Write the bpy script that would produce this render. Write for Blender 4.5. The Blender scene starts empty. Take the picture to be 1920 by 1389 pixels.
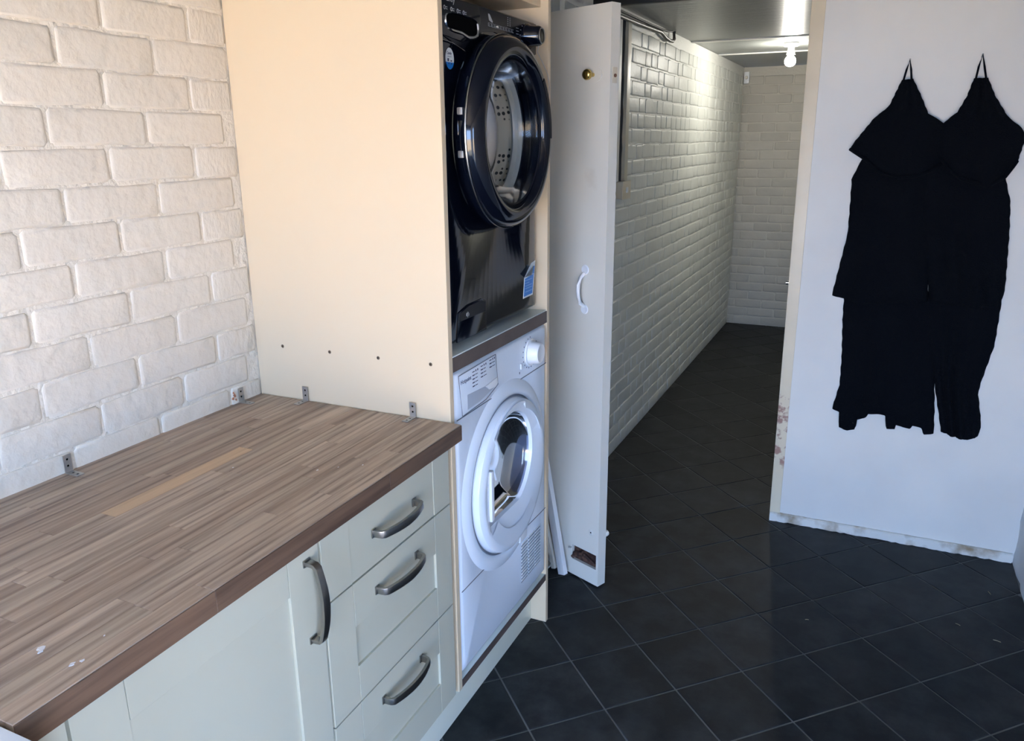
import bpy, bmesh, math, random
from mathutils import Vector, Matrix
R = random.Random(7)
PI = math.pi
col = bpy.context.scene.collection
sc = bpy.context.scene

# ---------------------------------------------------------------- camera
cd = bpy.data.cameras.new('camera'); cam = bpy.data.objects.new('camera', cd); col.objects.link(cam)
cd.sensor_fit = 'HORIZONTAL'; cd.sensor_width = 36.0; cd.lens = 1470.86 / 1920 * 36.0
cd.clip_start = 0.02
fw = Vector((-0.40332707, 0.87103548, -0.28040054)); up = Vector((-0.11001478, 0.25804902, 0.95984762)); rt = Vector((0.90841842, 0.41798073, -0.00825138))
m = Matrix((rt, up, -fw)).transposed().to_4x4(); m.translation = Vector((1.4607, -1.5440, 1.5726))
cam.matrix_world = m
sc.camera = cam

# ---------------------------------------------------------------- world, sun, exposure
w = bpy.data.worlds.new('sky'); sc.world = w; w.use_nodes = True
wb = w.node_tree.nodes['Background']
wb.inputs[0].default_value = (0.39, 0.586, 1.0, 1); wb.inputs[1].default_value = 5.4
sd = bpy.data.lights.new('sun', 'SUN'); sd.energy = 17.0; sd.angle = 0.01; sd.color = (1.0, 0.92, 0.80)
so = bpy.data.objects.new('sun', sd); col.objects.link(so); so.location = (6, -5, 6)
so.rotation_euler = Vector((0.45, -0.50, -0.70)).to_track_quat('-Z', 'Y').to_euler()
def portal(loc, rot, sx, sy):
    pd = bpy.data.lights.new('opening_portal', 'AREA'); pd.shape = 'RECTANGLE'; pd.size = sx; pd.size_y = sy; pd.cycles.is_portal = True
    po = bpy.data.objects.new('opening_portal', pd); col.objects.link(po); po.location = loc; po.rotation_euler = rot
portal((1.25, -3.44, 0.925), (PI / 2, 0, 0), 1.5, 1.85)
portal((2.12, -1.90, 0.925), (PI / 2, 0, PI / 2), 0.6, 1.85)  # samples sky through the added side opening
vs = sc.view_settings; vs.view_transform = 'Standard'; vs.look = 'None'; vs.gamma = 1.0; vs.use_curve_mapping = False
vs.exposure = 2.2

# ---------------------------------------------------------------- materials
def new_mat(name):
    mt = bpy.data.materials.new(name); mt.use_nodes = True
    nt = mt.node_tree; return mt, nt, nt.nodes['Principled BSDF']
def N(nt, t, **k):
    n = nt.nodes.new(t)
    for a, v in k.items(): setattr(n, a, v)
    return n
def mat(name, color, rough=0.5, metal=0.0, spec=0.5, bump=0.0, bscale=60.0, var=0.0, vscale=4.0, rand=0.0, coat=0.0, sheen=0.0, bstretch=(1, 1, 1), detail=4.0, bdist=0.002):
    mt, nt, p = new_mat(name)
    p.inputs['Base Color'].default_value = (*color, 1); p.inputs['Roughness'].default_value = rough
    p.inputs['Metallic'].default_value = metal; p.inputs['Specular IOR Level'].default_value = spec
    if coat: p.inputs['Coat Weight'].default_value = coat; p.inputs['Coat Roughness'].default_value = 0.04
    if sheen: p.inputs['Sheen Weight'].default_value = sheen
    tc = N(nt, 'ShaderNodeTexCoord'); co = tc.outputs['Object']
    if rand:
        oj = N(nt, 'ShaderNodeObjectInfo'); of = N(nt, 'ShaderNodeVectorMath', operation='SCALE'); of.inputs[0].default_value = (17.0, 9.0, 23.0)
        nt.links.new(oj.outputs['Random'], of.inputs['Scale']); ad = N(nt, 'ShaderNodeVectorMath', operation='ADD')
        nt.links.new(co, ad.inputs[0]); nt.links.new(of.outputs[0], ad.inputs[1]); co = ad.outputs[0]
    if var or rand:
        no = N(nt, 'ShaderNodeTexNoise'); no.inputs['Scale'].default_value = vscale; no.inputs['Detail'].default_value = 5
        nt.links.new(co, no.inputs['Vector'])
        mr = N(nt, 'ShaderNodeMapRange'); mr.inputs['From Min'].default_value = 0.3; mr.inputs['From Max'].default_value = 0.7
        mr.inputs['To Min'].default_value = 1 - var; mr.inputs['To Max'].default_value = 1 + var
        nt.links.new(no.outputs[0], mr.inputs['Value'])
        out = mr.outputs[0]
        if rand:
            oi = N(nt, 'ShaderNodeObjectInfo'); r2 = N(nt, 'ShaderNodeMapRange')
            r2.inputs['To Min'].default_value = 1 - rand; r2.inputs['To Max'].default_value = 1 + rand
            nt.links.new(oi.outputs['Random'], r2.inputs['Value'])
            mu = N(nt, 'ShaderNodeMath', operation='MULTIPLY'); nt.links.new(out, mu.inputs[0]); nt.links.new(r2.outputs[0], mu.inputs[1]); out = mu.outputs[0]
        vm = N(nt, 'ShaderNodeVectorMath', operation='SCALE'); vm.inputs[0].default_value = color
        nt.links.new(out, vm.inputs['Scale']); nt.links.new(vm.outputs[0], p.inputs['Base Color'])
    if bump:
        mp = N(nt, 'ShaderNodeMapping'); mp.inputs['Scale'].default_value = bstretch
        nb = N(nt, 'ShaderNodeTexNoise'); nb.inputs['Scale'].default_value = bscale; nb.inputs['Detail'].default_value = detail
        nt.links.new(co, mp.inputs['Vector']); nt.links.new(mp.outputs[0], nb.inputs['Vector'])
        bp = N(nt, 'ShaderNodeBump'); bp.inputs['Strength'].default_value = bump; bp.inputs['Distance'].default_value = bdist
        nt.links.new(nb.outputs[0], bp.inputs['Height']); nt.links.new(bp.outputs[0], p.inputs['Normal'])
    return mt
def mask_mix(mt, c2, scale, lo, hi, zrange=None, stretch=(1, 1, 1)):
    """blend a second colour into the base by a noise mask (wear, dirt); zrange limits it to a height band"""
    nt = mt.node_tree; p = nt.nodes['Principled BSDF']
    tc = N(nt, 'ShaderNodeTexCoord'); mp = N(nt, 'ShaderNodeMapping'); mp.inputs['Scale'].default_value = stretch
    no = N(nt, 'ShaderNodeTexNoise'); no.inputs['Scale'].default_value = scale; no.inputs['Detail'].default_value = 8
    nt.links.new(tc.outputs['Object'], mp.inputs[0]); nt.links.new(mp.outputs[0], no.inputs['Vector'])
    mr = N(nt, 'ShaderNodeMapRange'); mr.inputs['From Min'].default_value = lo; mr.inputs['From Max'].default_value = hi
    nt.links.new(no.outputs[0], mr.inputs['Value']); f = mr.outputs[0]
    if zrange:
        sp = N(nt, 'ShaderNodeSeparateXYZ'); nt.links.new(tc.outputs['Object'], sp.inputs[0])
        for a, b in ((zrange[0], zrange[0] + zrange[2]), (zrange[1], zrange[1] - zrange[2])):
            z = N(nt, 'ShaderNodeMapRange'); z.inputs['From Min'].default_value = a; z.inputs['From Max'].default_value = b
            nt.links.new(sp.outputs['Z'], z.inputs['Value'])
            mu = N(nt, 'ShaderNodeMath', operation='MULTIPLY'); nt.links.new(f, mu.inputs[0]); nt.links.new(z.outputs[0], mu.inputs[1]); f = mu.outputs[0]
    mx = N(nt, 'ShaderNodeMix', data_type='RGBA')
    src = p.inputs['Base Color']
    if src.is_linked: nt.links.new(src.links[0].from_socket, mx.inputs[6])
    else: mx.inputs[6].default_value = src.default_value
    mx.inputs[7].default_value = (*c2, 1); nt.links.new(f, mx.inputs[0]); nt.links.new(mx.outputs[2], p.inputs['Base Color'])
    return mt

M = {}
M['paint'] = mat('white_brick_paint', (0.69, 0.615, 0.50), 0.45, spec=0.35, bump=0.8, bscale=30, var=0.03, vscale=9, rand=0.02, bdist=0.006, detail=6)
M['paint2'] = mat('passage_brick_paint', (0.62, 0.63, 0.59), 0.46, spec=0.4, bump=0.5, bscale=34, var=0.05, vscale=7, rand=0.04, bdist=0.004, detail=6)
M['mortar'] = mat('painted_mortar', (0.72, 0.645, 0.525), 0.5, bump=1.0, bscale=48, bdist=0.008, detail=6)
M['mortar2'] = mat('painted_mortar_passage', (0.70, 0.70, 0.66), 0.45, bump=0.8, bscale=55, bdist=0.005, detail=6)
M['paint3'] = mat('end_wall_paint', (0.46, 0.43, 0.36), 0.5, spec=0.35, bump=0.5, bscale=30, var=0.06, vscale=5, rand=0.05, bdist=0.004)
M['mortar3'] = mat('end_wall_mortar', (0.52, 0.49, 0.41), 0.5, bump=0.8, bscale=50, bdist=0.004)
M['cream'] = mat('cream_laminate', (0.67, 0.535, 0.36), 0.38, spec=0.4, var=0.015, vscale=2)
M['cream_door'] = mat('ivory_cabinet_finish', (0.50, 0.49, 0.385), 0.33, spec=0.45)
M['groove'] = mat('carcass_edge', (0.34, 0.29, 0.26), 0.6)
M['plinth'] = mask_mix(mat('plinth_cream', (0.80, 0.80, 0.66), 0.4), (0.28, 0.25, 0.18), 9, 0.66, 0.85)
M['walnut_edge'] = mat('walnut_edging', (0.105, 0.075, 0.062), 0.45, var=0.18, vscale=12)
M['shelf_top'] = mat('pale_shelf_top', (0.72, 0.78, 0.74), 0.22, spec=0.5)
M['steel'] = mat('pewter_handle', (0.36, 0.34, 0.31), 0.30, metal=1.0, bump=0.1, bscale=300)
M['zinc'] = mat('zinc_bracket', (0.50, 0.48, 0.45), 0.42, metal=0.85, bump=0.1, bscale=200)
M['brass'] = mat('brass', (0.62, 0.44, 0.14), 0.22, metal=1.0)
M['chrome'] = mat('chrome', (0.75, 0.75, 0.76), 0.12, metal=1.0)
M['dark'] = mat('dark_hole', (0.004, 0.004, 0.004), 0.9, spec=0.0)
M['screw_brown'] = mat('screw_head', (0.16, 0.11, 0.07), 0.5, metal=0.4)
M['black_gloss'] = mat('black_gloss_enamel', (0.0025, 0.0035, 0.008), 0.09, spec=0.5)
M['black_panel'] = mat('black_control_panel', (0.008, 0.008, 0.012), 0.26, spec=0.35)
M['black_matte'] = mat('black_rubber', (0.010, 0.010, 0.011), 0.6)
M['print_grey'] = mat('pale_grey_print', (0.38, 0.39, 0.40), 0.5)
M['white_app'] = mat('white_enamel', (0.72, 0.785, 0.86), 0.20, spec=0.5)
M['white_plastic'] = mat('white_plastic', (0.78, 0.79, 0.80), 0.30)
M['print_dark'] = mat('dark_blue_print', (0.03, 0.035, 0.08), 0.5)
M['seam'] = mat('seam_shadow', (0.16, 0.17, 0.20), 0.6)
M['sticker_white'] = mat('sticker_white', (0.72, 0.75, 0.74), 0.35)
M['sticker_blue'] = mat('sticker_blue', (0.015, 0.19, 0.58), 0.35)
M['sticker_light'] = mat('sticker_pale_blue', (0.22, 0.42, 0.72), 0.35)
M['door_paint'] = mask_mix(mat('old_door_paint', (0.71, 0.68, 0.60), 0.45, var=0.03, vscale=3, bump=0.15, bscale=14), (0.52, 0.46, 0.37), 6, 0.66, 0.9)
M['board_paint'] = mask_mix(mat('partition_paint', (0.68, 0.66, 0.61), 0.5, var=0.05, vscale=2.2, bump=0.12, bscale=20), (0.76, 0.73, 0.66), 2.0, 0.45, 0.7)
M['skirt_paint'] = mask_mix(mat('worn_skirting_paint', (0.70, 0.68, 0.62), 0.5, bump=0.3, bscale=30), (0.30, 0.22, 0.13), 13, 0.50, 0.72)
M['post_paint'] = mask_mix(mat('yellowed_post_paint', (0.70, 0.60, 0.43), 0.42, bump=0.35, bscale=26, var=0.05, vscale=8), (0.36, 0.20, 0.15), 34, 0.48, 0.58, zrange=(0.24, 0.60, 0.03))
M['plaster'] = mat('rough_white_plaster', (0.74, 0.74, 0.74), 0.6, bump=0.9, bscale=16, bdist=0.01, detail=8)
M['ceiling'] = mat('grey_gloss_ceiling', (0.22, 0.23, 0.22), 0.33, spec=0.5, bump=0.5, bscale=5.0, bstretch=(0.8, 16, 1), bdist=0.012, detail=5)
M['cable'] = mat('dark_pipe', (0.055, 0.050, 0.042), 0.42)
M['black_bar'] = mat('black_bar', (0.006, 0.006, 0.006), 0.5)
M['white_cable'] = mat('white_cable', (0.66, 0.65, 0.60), 0.4)
M['trunk'] = mat('cream_trunking', (0.50, 0.46, 0.36), 0.4)
M['switch'] = mat('aged_switch_plastic', (0.62, 0.55, 0.42), 0.35)
M['rust'] = mask_mix(mat('rusty_iron', (0.030, 0.012, 0.009), 0.7, bump=0.8, bscale=70), (0.20, 0.10, 0.06), 35, 0.5, 0.7)
M['grout'] = mat('grey_grout', (0.15, 0.155, 0.15), 0.75, bump=0.4, bscale=90, var=0.25, vscale=5)
M['straw'] = mat('dry_straw', (0.30, 0.26, 0.16), 0.8)
M['fabric'] = mat('black_towelling', (0.0022, 0.0030, 0.0050), 0.95, spec=0.12, bump=1.0, bscale=190, bdist=0.004, detail=3)
M['ground'] = mat('sunlit_paving', (0.64, 0.44, 0.24), 0.9, var=0.1, vscale=2)
M['ext'] = mat('outer_wall', (0.6, 0.55, 0.48), 0.8)
M['pale_rubber'] = mat('grey_rubber', (0.26, 0.27, 0.27), 0.5)
M['paint_spot'] = mat('white_paint_spot', (0.70, 0.70, 0.72), 0.6)

def glass(name, tint, gloss=0.03, ior=1.5):
    mt = bpy.data.materials.new(name); mt.use_nodes = True; nt = mt.node_tree; nt.nodes.clear()
    o = N(nt, 'ShaderNodeOutputMaterial'); mx = N(nt, 'ShaderNodeMixShader'); t = N(nt, 'ShaderNodeBsdfTransparent'); g = N(nt, 'ShaderNodeBsdfGlossy')
    t.inputs[0].default_value = (*tint, 1); g.inputs['Roughness'].default_value = gloss
    f = N(nt, 'ShaderNodeFresnel'); f.inputs[0].default_value = ior
    nt.links.new(f.outputs[0], mx.inputs[0]); nt.links.new(t.outputs[0], mx.inputs[1]); nt.links.new(g.outputs[0], mx.inputs[2]); nt.links.new(mx.outputs[0], o.inputs[0])
    return mt
M['glass'] = glass('smoky_glass', (0.93, 0.95, 0.94), gloss=0.10, ior=1.28)
M['glass_blue'] = glass('tinted_dryer_glass', (0.50, 0.55, 0.66), gloss=0.06, ior=1.8)

def drum_mat():
    mt, nt, p = new_mat('perforated_steel'); p.inputs['Metallic'].default_value = 0.3; p.inputs['Roughness'].default_value = 0.45
    tc = N(nt, 'ShaderNodeTexCoord'); v = N(nt, 'ShaderNodeTexVoronoi'); v.inputs['Scale'].default_value = 62; v.inputs['Randomness'].default_value = 0.25
    nt.links.new(tc.outputs['Object'], v.inputs['Vector'])
    r = N(nt, 'ShaderNodeMapRange'); r.inputs['From Min'].default_value = 0.28; r.inputs['From Max'].default_value = 0.36
    nt.links.new(v.outputs['Distance'], r.inputs['Value'])
    mx = N(nt, 'ShaderNodeMix', data_type='RGBA'); mx.inputs[6].default_value = (0.03, 0.03, 0.03, 1); mx.inputs[7].default_value = (0.70, 0.64, 0.54, 1)
    nt.links.new(r.outputs[0], mx.inputs[0]); nt.links.new(mx.outputs[2], p.inputs['Base Color'])
    return mt
M['drum'] = drum_mat()

def wood_mat(name, cols, dark, grain_dark=0.75):
    mt, nt, p = new_mat(name); p.inputs['Roughness'].default_value = 0.42; p.inputs['Specular IOR Level'].default_value = 0.35
    tc = N(nt, 'ShaderNodeTexCoord'); oi = N(nt, 'ShaderNodeObjectInfo')
    of = N(nt, 'ShaderNodeVectorMath', operation='SCALE'); of.inputs[0].default_value = (13.1, 7.7, 5.3)
    nt.links.new(oi.outputs['Random'], of.inputs['Scale'])
    ad = N(nt, 'ShaderNodeVectorMath', operation='ADD'); nt.links.new(tc.outputs['Object'], ad.inputs[0]); nt.links.new(of.outputs[0], ad.inputs[1])
    mp = N(nt, 'ShaderNodeMapping'); mp.inputs['Scale'].default_value = (1, 0.055, 1); nt.links.new(ad.outputs[0], mp.inputs[0])
    cr = N(nt, 'ShaderNodeValToRGB'); cr.color_ramp.interpolation = 'LINEAR'
    e = cr.color_ramp.elements; e[0].position = 0.0; e[0].color = (*cols[0], 1); e[1].position = 1.0; e[1].color = (*cols[-1], 1)
    for i, c in enumerate(cols[1:-1]):
        x = e.new((i + 1) / (len(cols) - 1)); x.color = (*c, 1)
    nt.links.new(oi.outputs['Random'], cr.inputs[0])
    # fine straight grain
    n1 = N(nt, 'ShaderNodeTexNoise'); n1.inputs['Scale'].default_value = 70; n1.inputs['Detail'].default_value = 6; n1.inputs['Roughness'].default_value = 0.6
    nt.links.new(mp.outputs[0], n1.inputs['Vector'])
    # broad cathedral bands
    wv = N(nt, 'ShaderNodeTexWave', wave_type='BANDS', bands_direction='X'); wv.inputs['Scale'].default_value = 11; wv.inputs['Distortion'].default_value = 16.0
    wv.inputs['Detail'].default_value = 2; wv.inputs['Detail Scale'].default_value = 0.6
    nt.links.new(mp.outputs[0], wv.inputs['Vector'])
    r1 = N(nt, 'ShaderNodeMapRange'); r1.inputs['From Min'].default_value = 0.40; r1.inputs['From Max'].default_value = 0.68; r1.inputs['To Max'].default_value = 0.75
    nt.links.new(n1.outputs[0], r1.inputs['Value'])
    r2 = N(nt, 'ShaderNodeMapRange'); r2.inputs['From Min'].default_value = 0.60; r2.inputs['From Max'].default_value = 1.0; r2.inputs['To Max'].default_value = grain_dark
    nt.links.new(wv.outputs[0], r2.inputs['Value'])
    ma = N(nt, 'ShaderNodeMath', operation='ADD', use_clamp=True); nt.links.new(r1.outputs[0], ma.inputs[0])
    m3 = N(nt, 'ShaderNodeMath', operation='MULTIPLY'); m3.inputs[1].default_value = 0.6; nt.links.new(r2.outputs[0], m3.inputs[0]); nt.links.new(m3.outputs[0], ma.inputs[1])
    m4 = N(nt, 'ShaderNodeMath', operation='MULTIPLY'); m4.inputs[1].default_value = 0.72; nt.links.new(ma.outputs[0], m4.inputs[0])
    mx = N(nt, 'ShaderNodeMix', data_type='RGBA'); nt.links.new(m4.outputs[0], mx.inputs[0]); nt.links.new(cr.outputs[0], mx.inputs[6]); mx.inputs[7].default_value = (*dark, 1)
    nt.links.new(mx.outputs[2], p.inputs['Base Color'])
    bp = N(nt, 'ShaderNodeBump'); bp.inputs['Strength'].default_value = 0.12; bp.inputs['Distance'].default_value = 0.001
    nt.links.new(n1.outputs[0], bp.inputs['Height']); nt.links.new(bp.outputs[0], p.inputs['Normal'])
    return mt
M['wood'] = wood_mat('weathered_walnut', [(0.40, 0.29, 0.21), (0.54, 0.42, 0.32), (0.42, 0.325, 0.24), (0.53, 0.41, 0.31), (0.38, 0.275, 0.20), (0.48, 0.36, 0.27)], (0.105, 0.062, 0.045))
M['wood_pale'] = wood_mat('pale_stave_wood', [(0.60, 0.42, 0.26), (0.61, 0.43, 0.27)], (0.34, 0.22, 0.135), 0.25)
M['wood_edge'] = wood_mat('dark_edge_wood', [(0.145, 0.085, 0.052), (0.175, 0.105, 0.066), (0.125, 0.075, 0.048)], (0.050, 0.028, 0.020))

def tile_mat():
    mt, nt, p = new_mat('black_slate_tile'); p.inputs['Specular IOR Level'].default_value = 0.32
    tc = N(nt, 'ShaderNodeTexCoord'); oi = N(nt, 'ShaderNodeObjectInfo')
    n1 = N(nt, 'ShaderNodeTexNoise'); n1.inputs['Scale'].default_value = 9; n1.inputs['Detail'].default_value = 8; n1.inputs['Roughness'].default_value = 0.65
    of = N(nt, 'ShaderNodeVectorMath', operation='SCALE'); of.inputs[0].default_value = (3.1, 7.7, 5.3); nt.links.new(oi.outputs['Random'], of.inputs['Scale'])
    ad = N(nt, 'ShaderNodeVectorMath', operation='ADD'); nt.links.new(tc.outputs['Object'], ad.inputs[0]); nt.links.new(of.outputs[0], ad.inputs[1])
    nt.links.new(ad.outputs[0], n1.inputs['Vector'])
    cr = N(nt, 'ShaderNodeValToRGB'); e = cr.color_ramp.elements
    e[0].position = 0.40; e[0].color = (0.0065, 0.0080, 0.0100, 1); e[1].position = 0.75; e[1].color = (0.038, 0.040, 0.041, 1)
    nt.links.new(n1.outputs[0], cr.inputs[0])
    r = N(nt, 'ShaderNodeMapRange'); r.inputs['To Min'].default_value = 0.78; r.inputs['To Max'].default_value = 1.25; nt.links.new(oi.outputs['Random'], r.inputs['Value'])
    vm = N(nt, 'ShaderNodeVectorMath', operation='SCALE'); nt.links.new(cr.outputs[0], vm.inputs[0]); nt.links.new(r.outputs[0], vm.inputs['Scale'])
    nt.links.new(vm.outputs[0], p.inputs['Base Color'])
    rr = N(nt, 'ShaderNodeMapRange'); rr.inputs['To Min'].default_value = 0.48; rr.inputs['To Max'].default_value = 0.68; nt.links.new(n1.outputs[0], rr.inputs['Value']); nt.links.new(rr.outputs[0], p.inputs['Roughness'])
    bp = N(nt, 'ShaderNodeBump'); bp.inputs['Strength'].default_value = 0.35; bp.inputs['Distance'].default_value = 0.003
    nt.links.new(n1.outputs[0], bp.inputs['Height']); nt.links.new(bp.outputs[0], p.inputs['Normal'])
    return mt
M['tile'] = tile_mat()
em, nt, p = new_mat('lit_bulb'); p.inputs['Emission Color'].default_value = (1.0, 0.96, 0.86, 1); p.inputs['Emission Strength'].default_value = 95; M['bulb'] = em

# ---------------------------------------------------------------- mesh helpers
class MB:
    def __init__(s): s.v = []; s.f = []; s.mi = []
    def add(s, vs, fs, mi=0):
        b = len(s.v); s.v += [tuple(x) for x in vs]; s.f += [tuple(b + i for i in f) for f in fs]; s.mi += [mi] * len(fs); return s
    def box(s, x0, x1, y0, y1, z0, z1, mi=0):
        v = [(x0, y0, z0), (x1, y0, z0), (x1, y1, z0), (x0, y1, z0), (x0, y0, z1), (x1, y0, z1), (x1, y1, z1), (x0, y1, z1)]
        return s.add(v, [(0, 3, 2, 1), (4, 5, 6, 7), (0, 1, 5, 4), (1, 2, 6, 5), (2, 3, 7, 6), (3, 0, 4, 7)], mi)
    def prism(s, pts, axis, a, b, mi=0):
        """polygon pts (2d) extruded along axis from a to b; axis 'x': pts=(y,z); 'y': (x,z); 'z': (x,y)"""
        def P(p, t): return {'x': (t, p[0], p[1]), 'y': (p[0], t, p[1]), 'z': (p[0], p[1], t)}[axis]
        n = len(pts); v = [P(p, a) for p in pts] + [P(p, b) for p in pts]
        return s.add(v, [tuple(range(n))[::-1], tuple(range(n, 2 * n))] + [(i, (i + 1) % n, n + (i + 1) % n, n + i) for i in range(n)], mi)
    def lathe(s, prof, c, axis='x', n=64, a0=0.0, a1=2 * PI, mi=0):
        """prof: list of (t along axis, r)"""
        full = abs(a1 - a0 - 2 * PI) < 1e-6; k = n if full else n + 1
        v = []
        for t, r in prof:
            for i in range(k):
                a = a0 + (a1 - a0) * i / n; p, q = r * math.cos(a), r * math.sin(a)
                v.append({'x': (c[0] + t, c[1] + p, c[2] + q), 'y': (c[0] + p, c[1] + t, c[2] + q), 'z': (c[0] + p, c[1] + q, c[2] + t)}[axis])
        f = []
        for j in range(len(prof) - 1):
            for i in range(n):
                i2 = (i + 1) % k if full else i + 1
                f.append((j * k + i, j * k + i2, (j + 1) * k + i2, (j + 1) * k + i))
        return s.add(v, f, mi)
    def tube(s, pts, r, n=8, mi=0, caps=True):
        pts = [Vector(p) for p in pts]; v = []; f = []
        for i, p in enumerate(pts):
            d = (pts[min(i + 1, len(pts) - 1)] - pts[max(i - 1, 0)]).normalized()
            a = Vector((0, 0, 1)) if abs(d.z) < 0.9 else Vector((1, 0, 0))
            u = d.cross(a).normalized(); w_ = d.cross(u).normalized()
            for k in range(n):
                an = 2 * PI * k / n; v.append(p + (u * math.cos(an) + w_ * math.sin(an)) * r)
        for i in range(len(pts) - 1):
            for k in range(n): f.append((i * n + k, i * n + (k + 1) % n, (i + 1) * n + (k + 1) % n, (i + 1) * n + k))
        if caps: f += [tuple(range(n))[::-1], tuple(range((len(pts) - 1) * n, len(pts) * n))]
        return s.add(v, f, mi)
    def build(s, name, mt, parent=None, bevel=0.0, seg=2, smooth=35, kind=None, loc=None, rot=None):
        me = bpy.data.meshes.new(name); me.from_pydata(s.v, [], s.f)
        mts = mt if isinstance(mt, (list, tuple)) else [mt]
        for x in mts: me.materials.append(M[x] if isinstance(x, str) else x)
        for pl, i in zip(me.polygons, s.mi): pl.material_index = i
        bm = bmesh.new(); bm.from_mesh(me)
        bmesh.ops.remove_doubles(bm, verts=bm.verts, dist=1e-6)
        bmesh.ops.recalc_face_normals(bm, faces=bm.faces)
        if bevel:
            ed = [e for e in bm.edges if len(e.link_faces) == 2 and e.calc_face_angle(0) > 0.6]
            bmesh.ops.bevel(bm, geom=ed, offset=bevel, segments=seg, affect='EDGES', profile=0.7, clamp_overlap=True)
        if smooth:
            for f in bm.faces: f.smooth = True
            for e in bm.edges:
                if len(e.link_faces) == 2 and e.calc_face_angle(0) > math.radians(smooth): e.smooth = False
        bm.to_mesh(me); bm.free()
        o = bpy.data.objects.new(name, me); col.objects.link(o)
        if loc: o.location = loc
        if rot: o.rotation_euler = rot
        if parent: o.parent = parent
        if kind: o['kind'] = kind
        return o
def tag(o, label=None, cat=None, group=None, kind=None):
    if label: o['label'] = label
    if cat: o['category'] = cat
    if group: o['group'] = group
    if kind: o['kind'] = kind
    return o
def thing(name, loc, label, cat, group=None, rotz=0.0):
    o = bpy.data.objects.new(name, None); col.objects.link(o); o.location = loc; o.rotation_euler = (0, 0, rotz)
    o.empty_display_size = 0.05
    return tag(o, label, cat, group)
def rel(o, parent):
    """parent o, keeping its world coordinates (parent carries only a translation)"""
    o.parent = parent; o.matrix_parent_inverse = Matrix.Translation(-Vector(parent.location)); return o
def text(name, body, size, loc, mt, parent, rot=(PI / 2, 0, PI / 2), ext=0.0002, label=None, sx=1.0):
    cu = bpy.data.curves.new(name, 'FONT'); cu.body = body; cu.size = size; cu.extrude = ext
    t = bpy.data.objects.new(name, cu); col.objects.link(t)
    dg = bpy.context.evaluated_depsgraph_get(); me = bpy.data.meshes.new_from_object(t.evaluated_get(dg))
    bpy.data.objects.remove(t); me.materials.clear(); me.materials.append(M[mt])
    o = bpy.data.objects.new(name, me); col.objects.link(o); o.location = loc; o.rotation_euler = rot; o.scale = (sx, 1, 1)
    o.parent = parent; o.matrix_parent_inverse = Matrix.Translation(-Vector(parent.matrix_world.translation if parent.parent is None else (0, 0, 0)))
    return o

# ---------------------------------------------------------------- setting: floor with tiles
CE = 2.137; XP = 0.325; YP = 1.696; XR = 2.072; YB = 5.485; YF = -3.4; XPR = 1.42
floor = MB().box(-0.3, 2.4, YF, 5.8, -0.08, 0.0).build('floor', 'grout', kind='structure', smooth=0)
T = 0.2349; G = 0.0028; HT = 0.0026
ph = math.radians(45.1748); ea = Vector((math.cos(ph), math.sin(ph))); eb = Vector((math.sin(ph), -math.cos(ph))); O0 = Vector((0.5669, 0.6143))
def clip(poly, nx, ny, d):
    out = []
    for i in range(len(poly)):
        a, b = poly[i], poly[(i + 1) % len(poly)]; da, db = nx * a[0] + ny * a[1] - d, nx * b[0] + ny * b[1] - d
        if da <= 0: out.append(a)
        if (da < 0) != (db < 0) and abs(da - db) > 1e-9:
            t = da / (da - db); out.append((a[0] + t * (b[0] - a[0]), a[1] + t * (b[1] - a[1])))
    return out
def tile_mb(poly, mb=None, z=0.0):
    mb = mb or MB(); n = len(poly); cx_ = sum(p[0] for p in poly) / n; cy_ = sum(p[1] for p in poly) / n
    def ins(p, d):
        v = Vector((p[0] - cx_, p[1] - cy_)); return (p[0] - v.x / v.length * d, p[1] - v.y / v.length * d)
    v = [(p[0], p[1], z) for p in poly] + [(p[0], p[1], z + HT * 0.55) for p in poly] + [(*ins(p, 0.0028), z + HT) for p in poly]
    f = [tuple(range(2 * n, 3 * n))]
    for k in (0, n): f += [(k + i, k + (i + 1) % n, k + n + (i + 1) % n, k + n + i) for i in range(n)]
    return mb.add(v, f)
half = T / 2 - G
def corners(c): return [tuple(Vector(c) + ea * (sx * half) + eb * (sy * half)) for sx, sy in ((-1, -1), (1, -1), (1, 1), (-1, 1))]
full_mesh = None; rest = MB(); tiles = []
for a in range(-16, 40):
    for b in range(-30, 30):
        c = O0 + ea * (T * (a + 0.5)) + eb * (T * (b + 0.5)); poly = corners(c); x, y = c
        if not (-0.3 < x < 2.4 and YF - 0.2 < y < YB + 0.2): continue
        if y > YP + 0.25 and (x > XPR + 0.1 or x < XP - 0.2): continue
        n0 = list(poly); xmin = 0.0 if y < 1.3 else XP
        poly = clip(poly, -1, 0, -xmin); poly = clip(poly, 1, 0, XR if y < YP + 0.2 else XPR) if poly else poly
        poly = clip(poly, 0, 1, YB) if poly else poly; poly = clip(poly, 0, -1, -YF) if poly else poly
        if len(poly) < 3: continue
        ar = abs(sum(poly[i][0] * poly[(i + 1) % len(poly)][1] - poly[(i + 1) % len(poly)][0] * poly[i][1] for i in range(len(poly)))) / 2
        if ar < 2e-4: continue
        whole = len(poly) == 4 and ar > 0.97 * (2 * half) ** 2
        dx, dy = x - 1.4607, y + 1.544; dep = Vector((dx, dy, -1.57)).dot(fw); sx_ = Vector((dx, dy, -1.57)).dot(rt) / max(dep, 0.01); sy_ = -Vector((dx, dy, -1.57)).dot(up) / max(dep, 0.01)
        vis = dep > 0.2 and abs(sx_) < 0.74 and abs(sy_) < 0.56 and not (x < 0.42 and y < 0.6) and not (x < 1.3 and y < -0.25 and x < 0.5)
        tiles.append((not vis, dep, c, poly, whole))
tiles.sort(key=lambda t: (t[0], t[1]))
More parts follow.
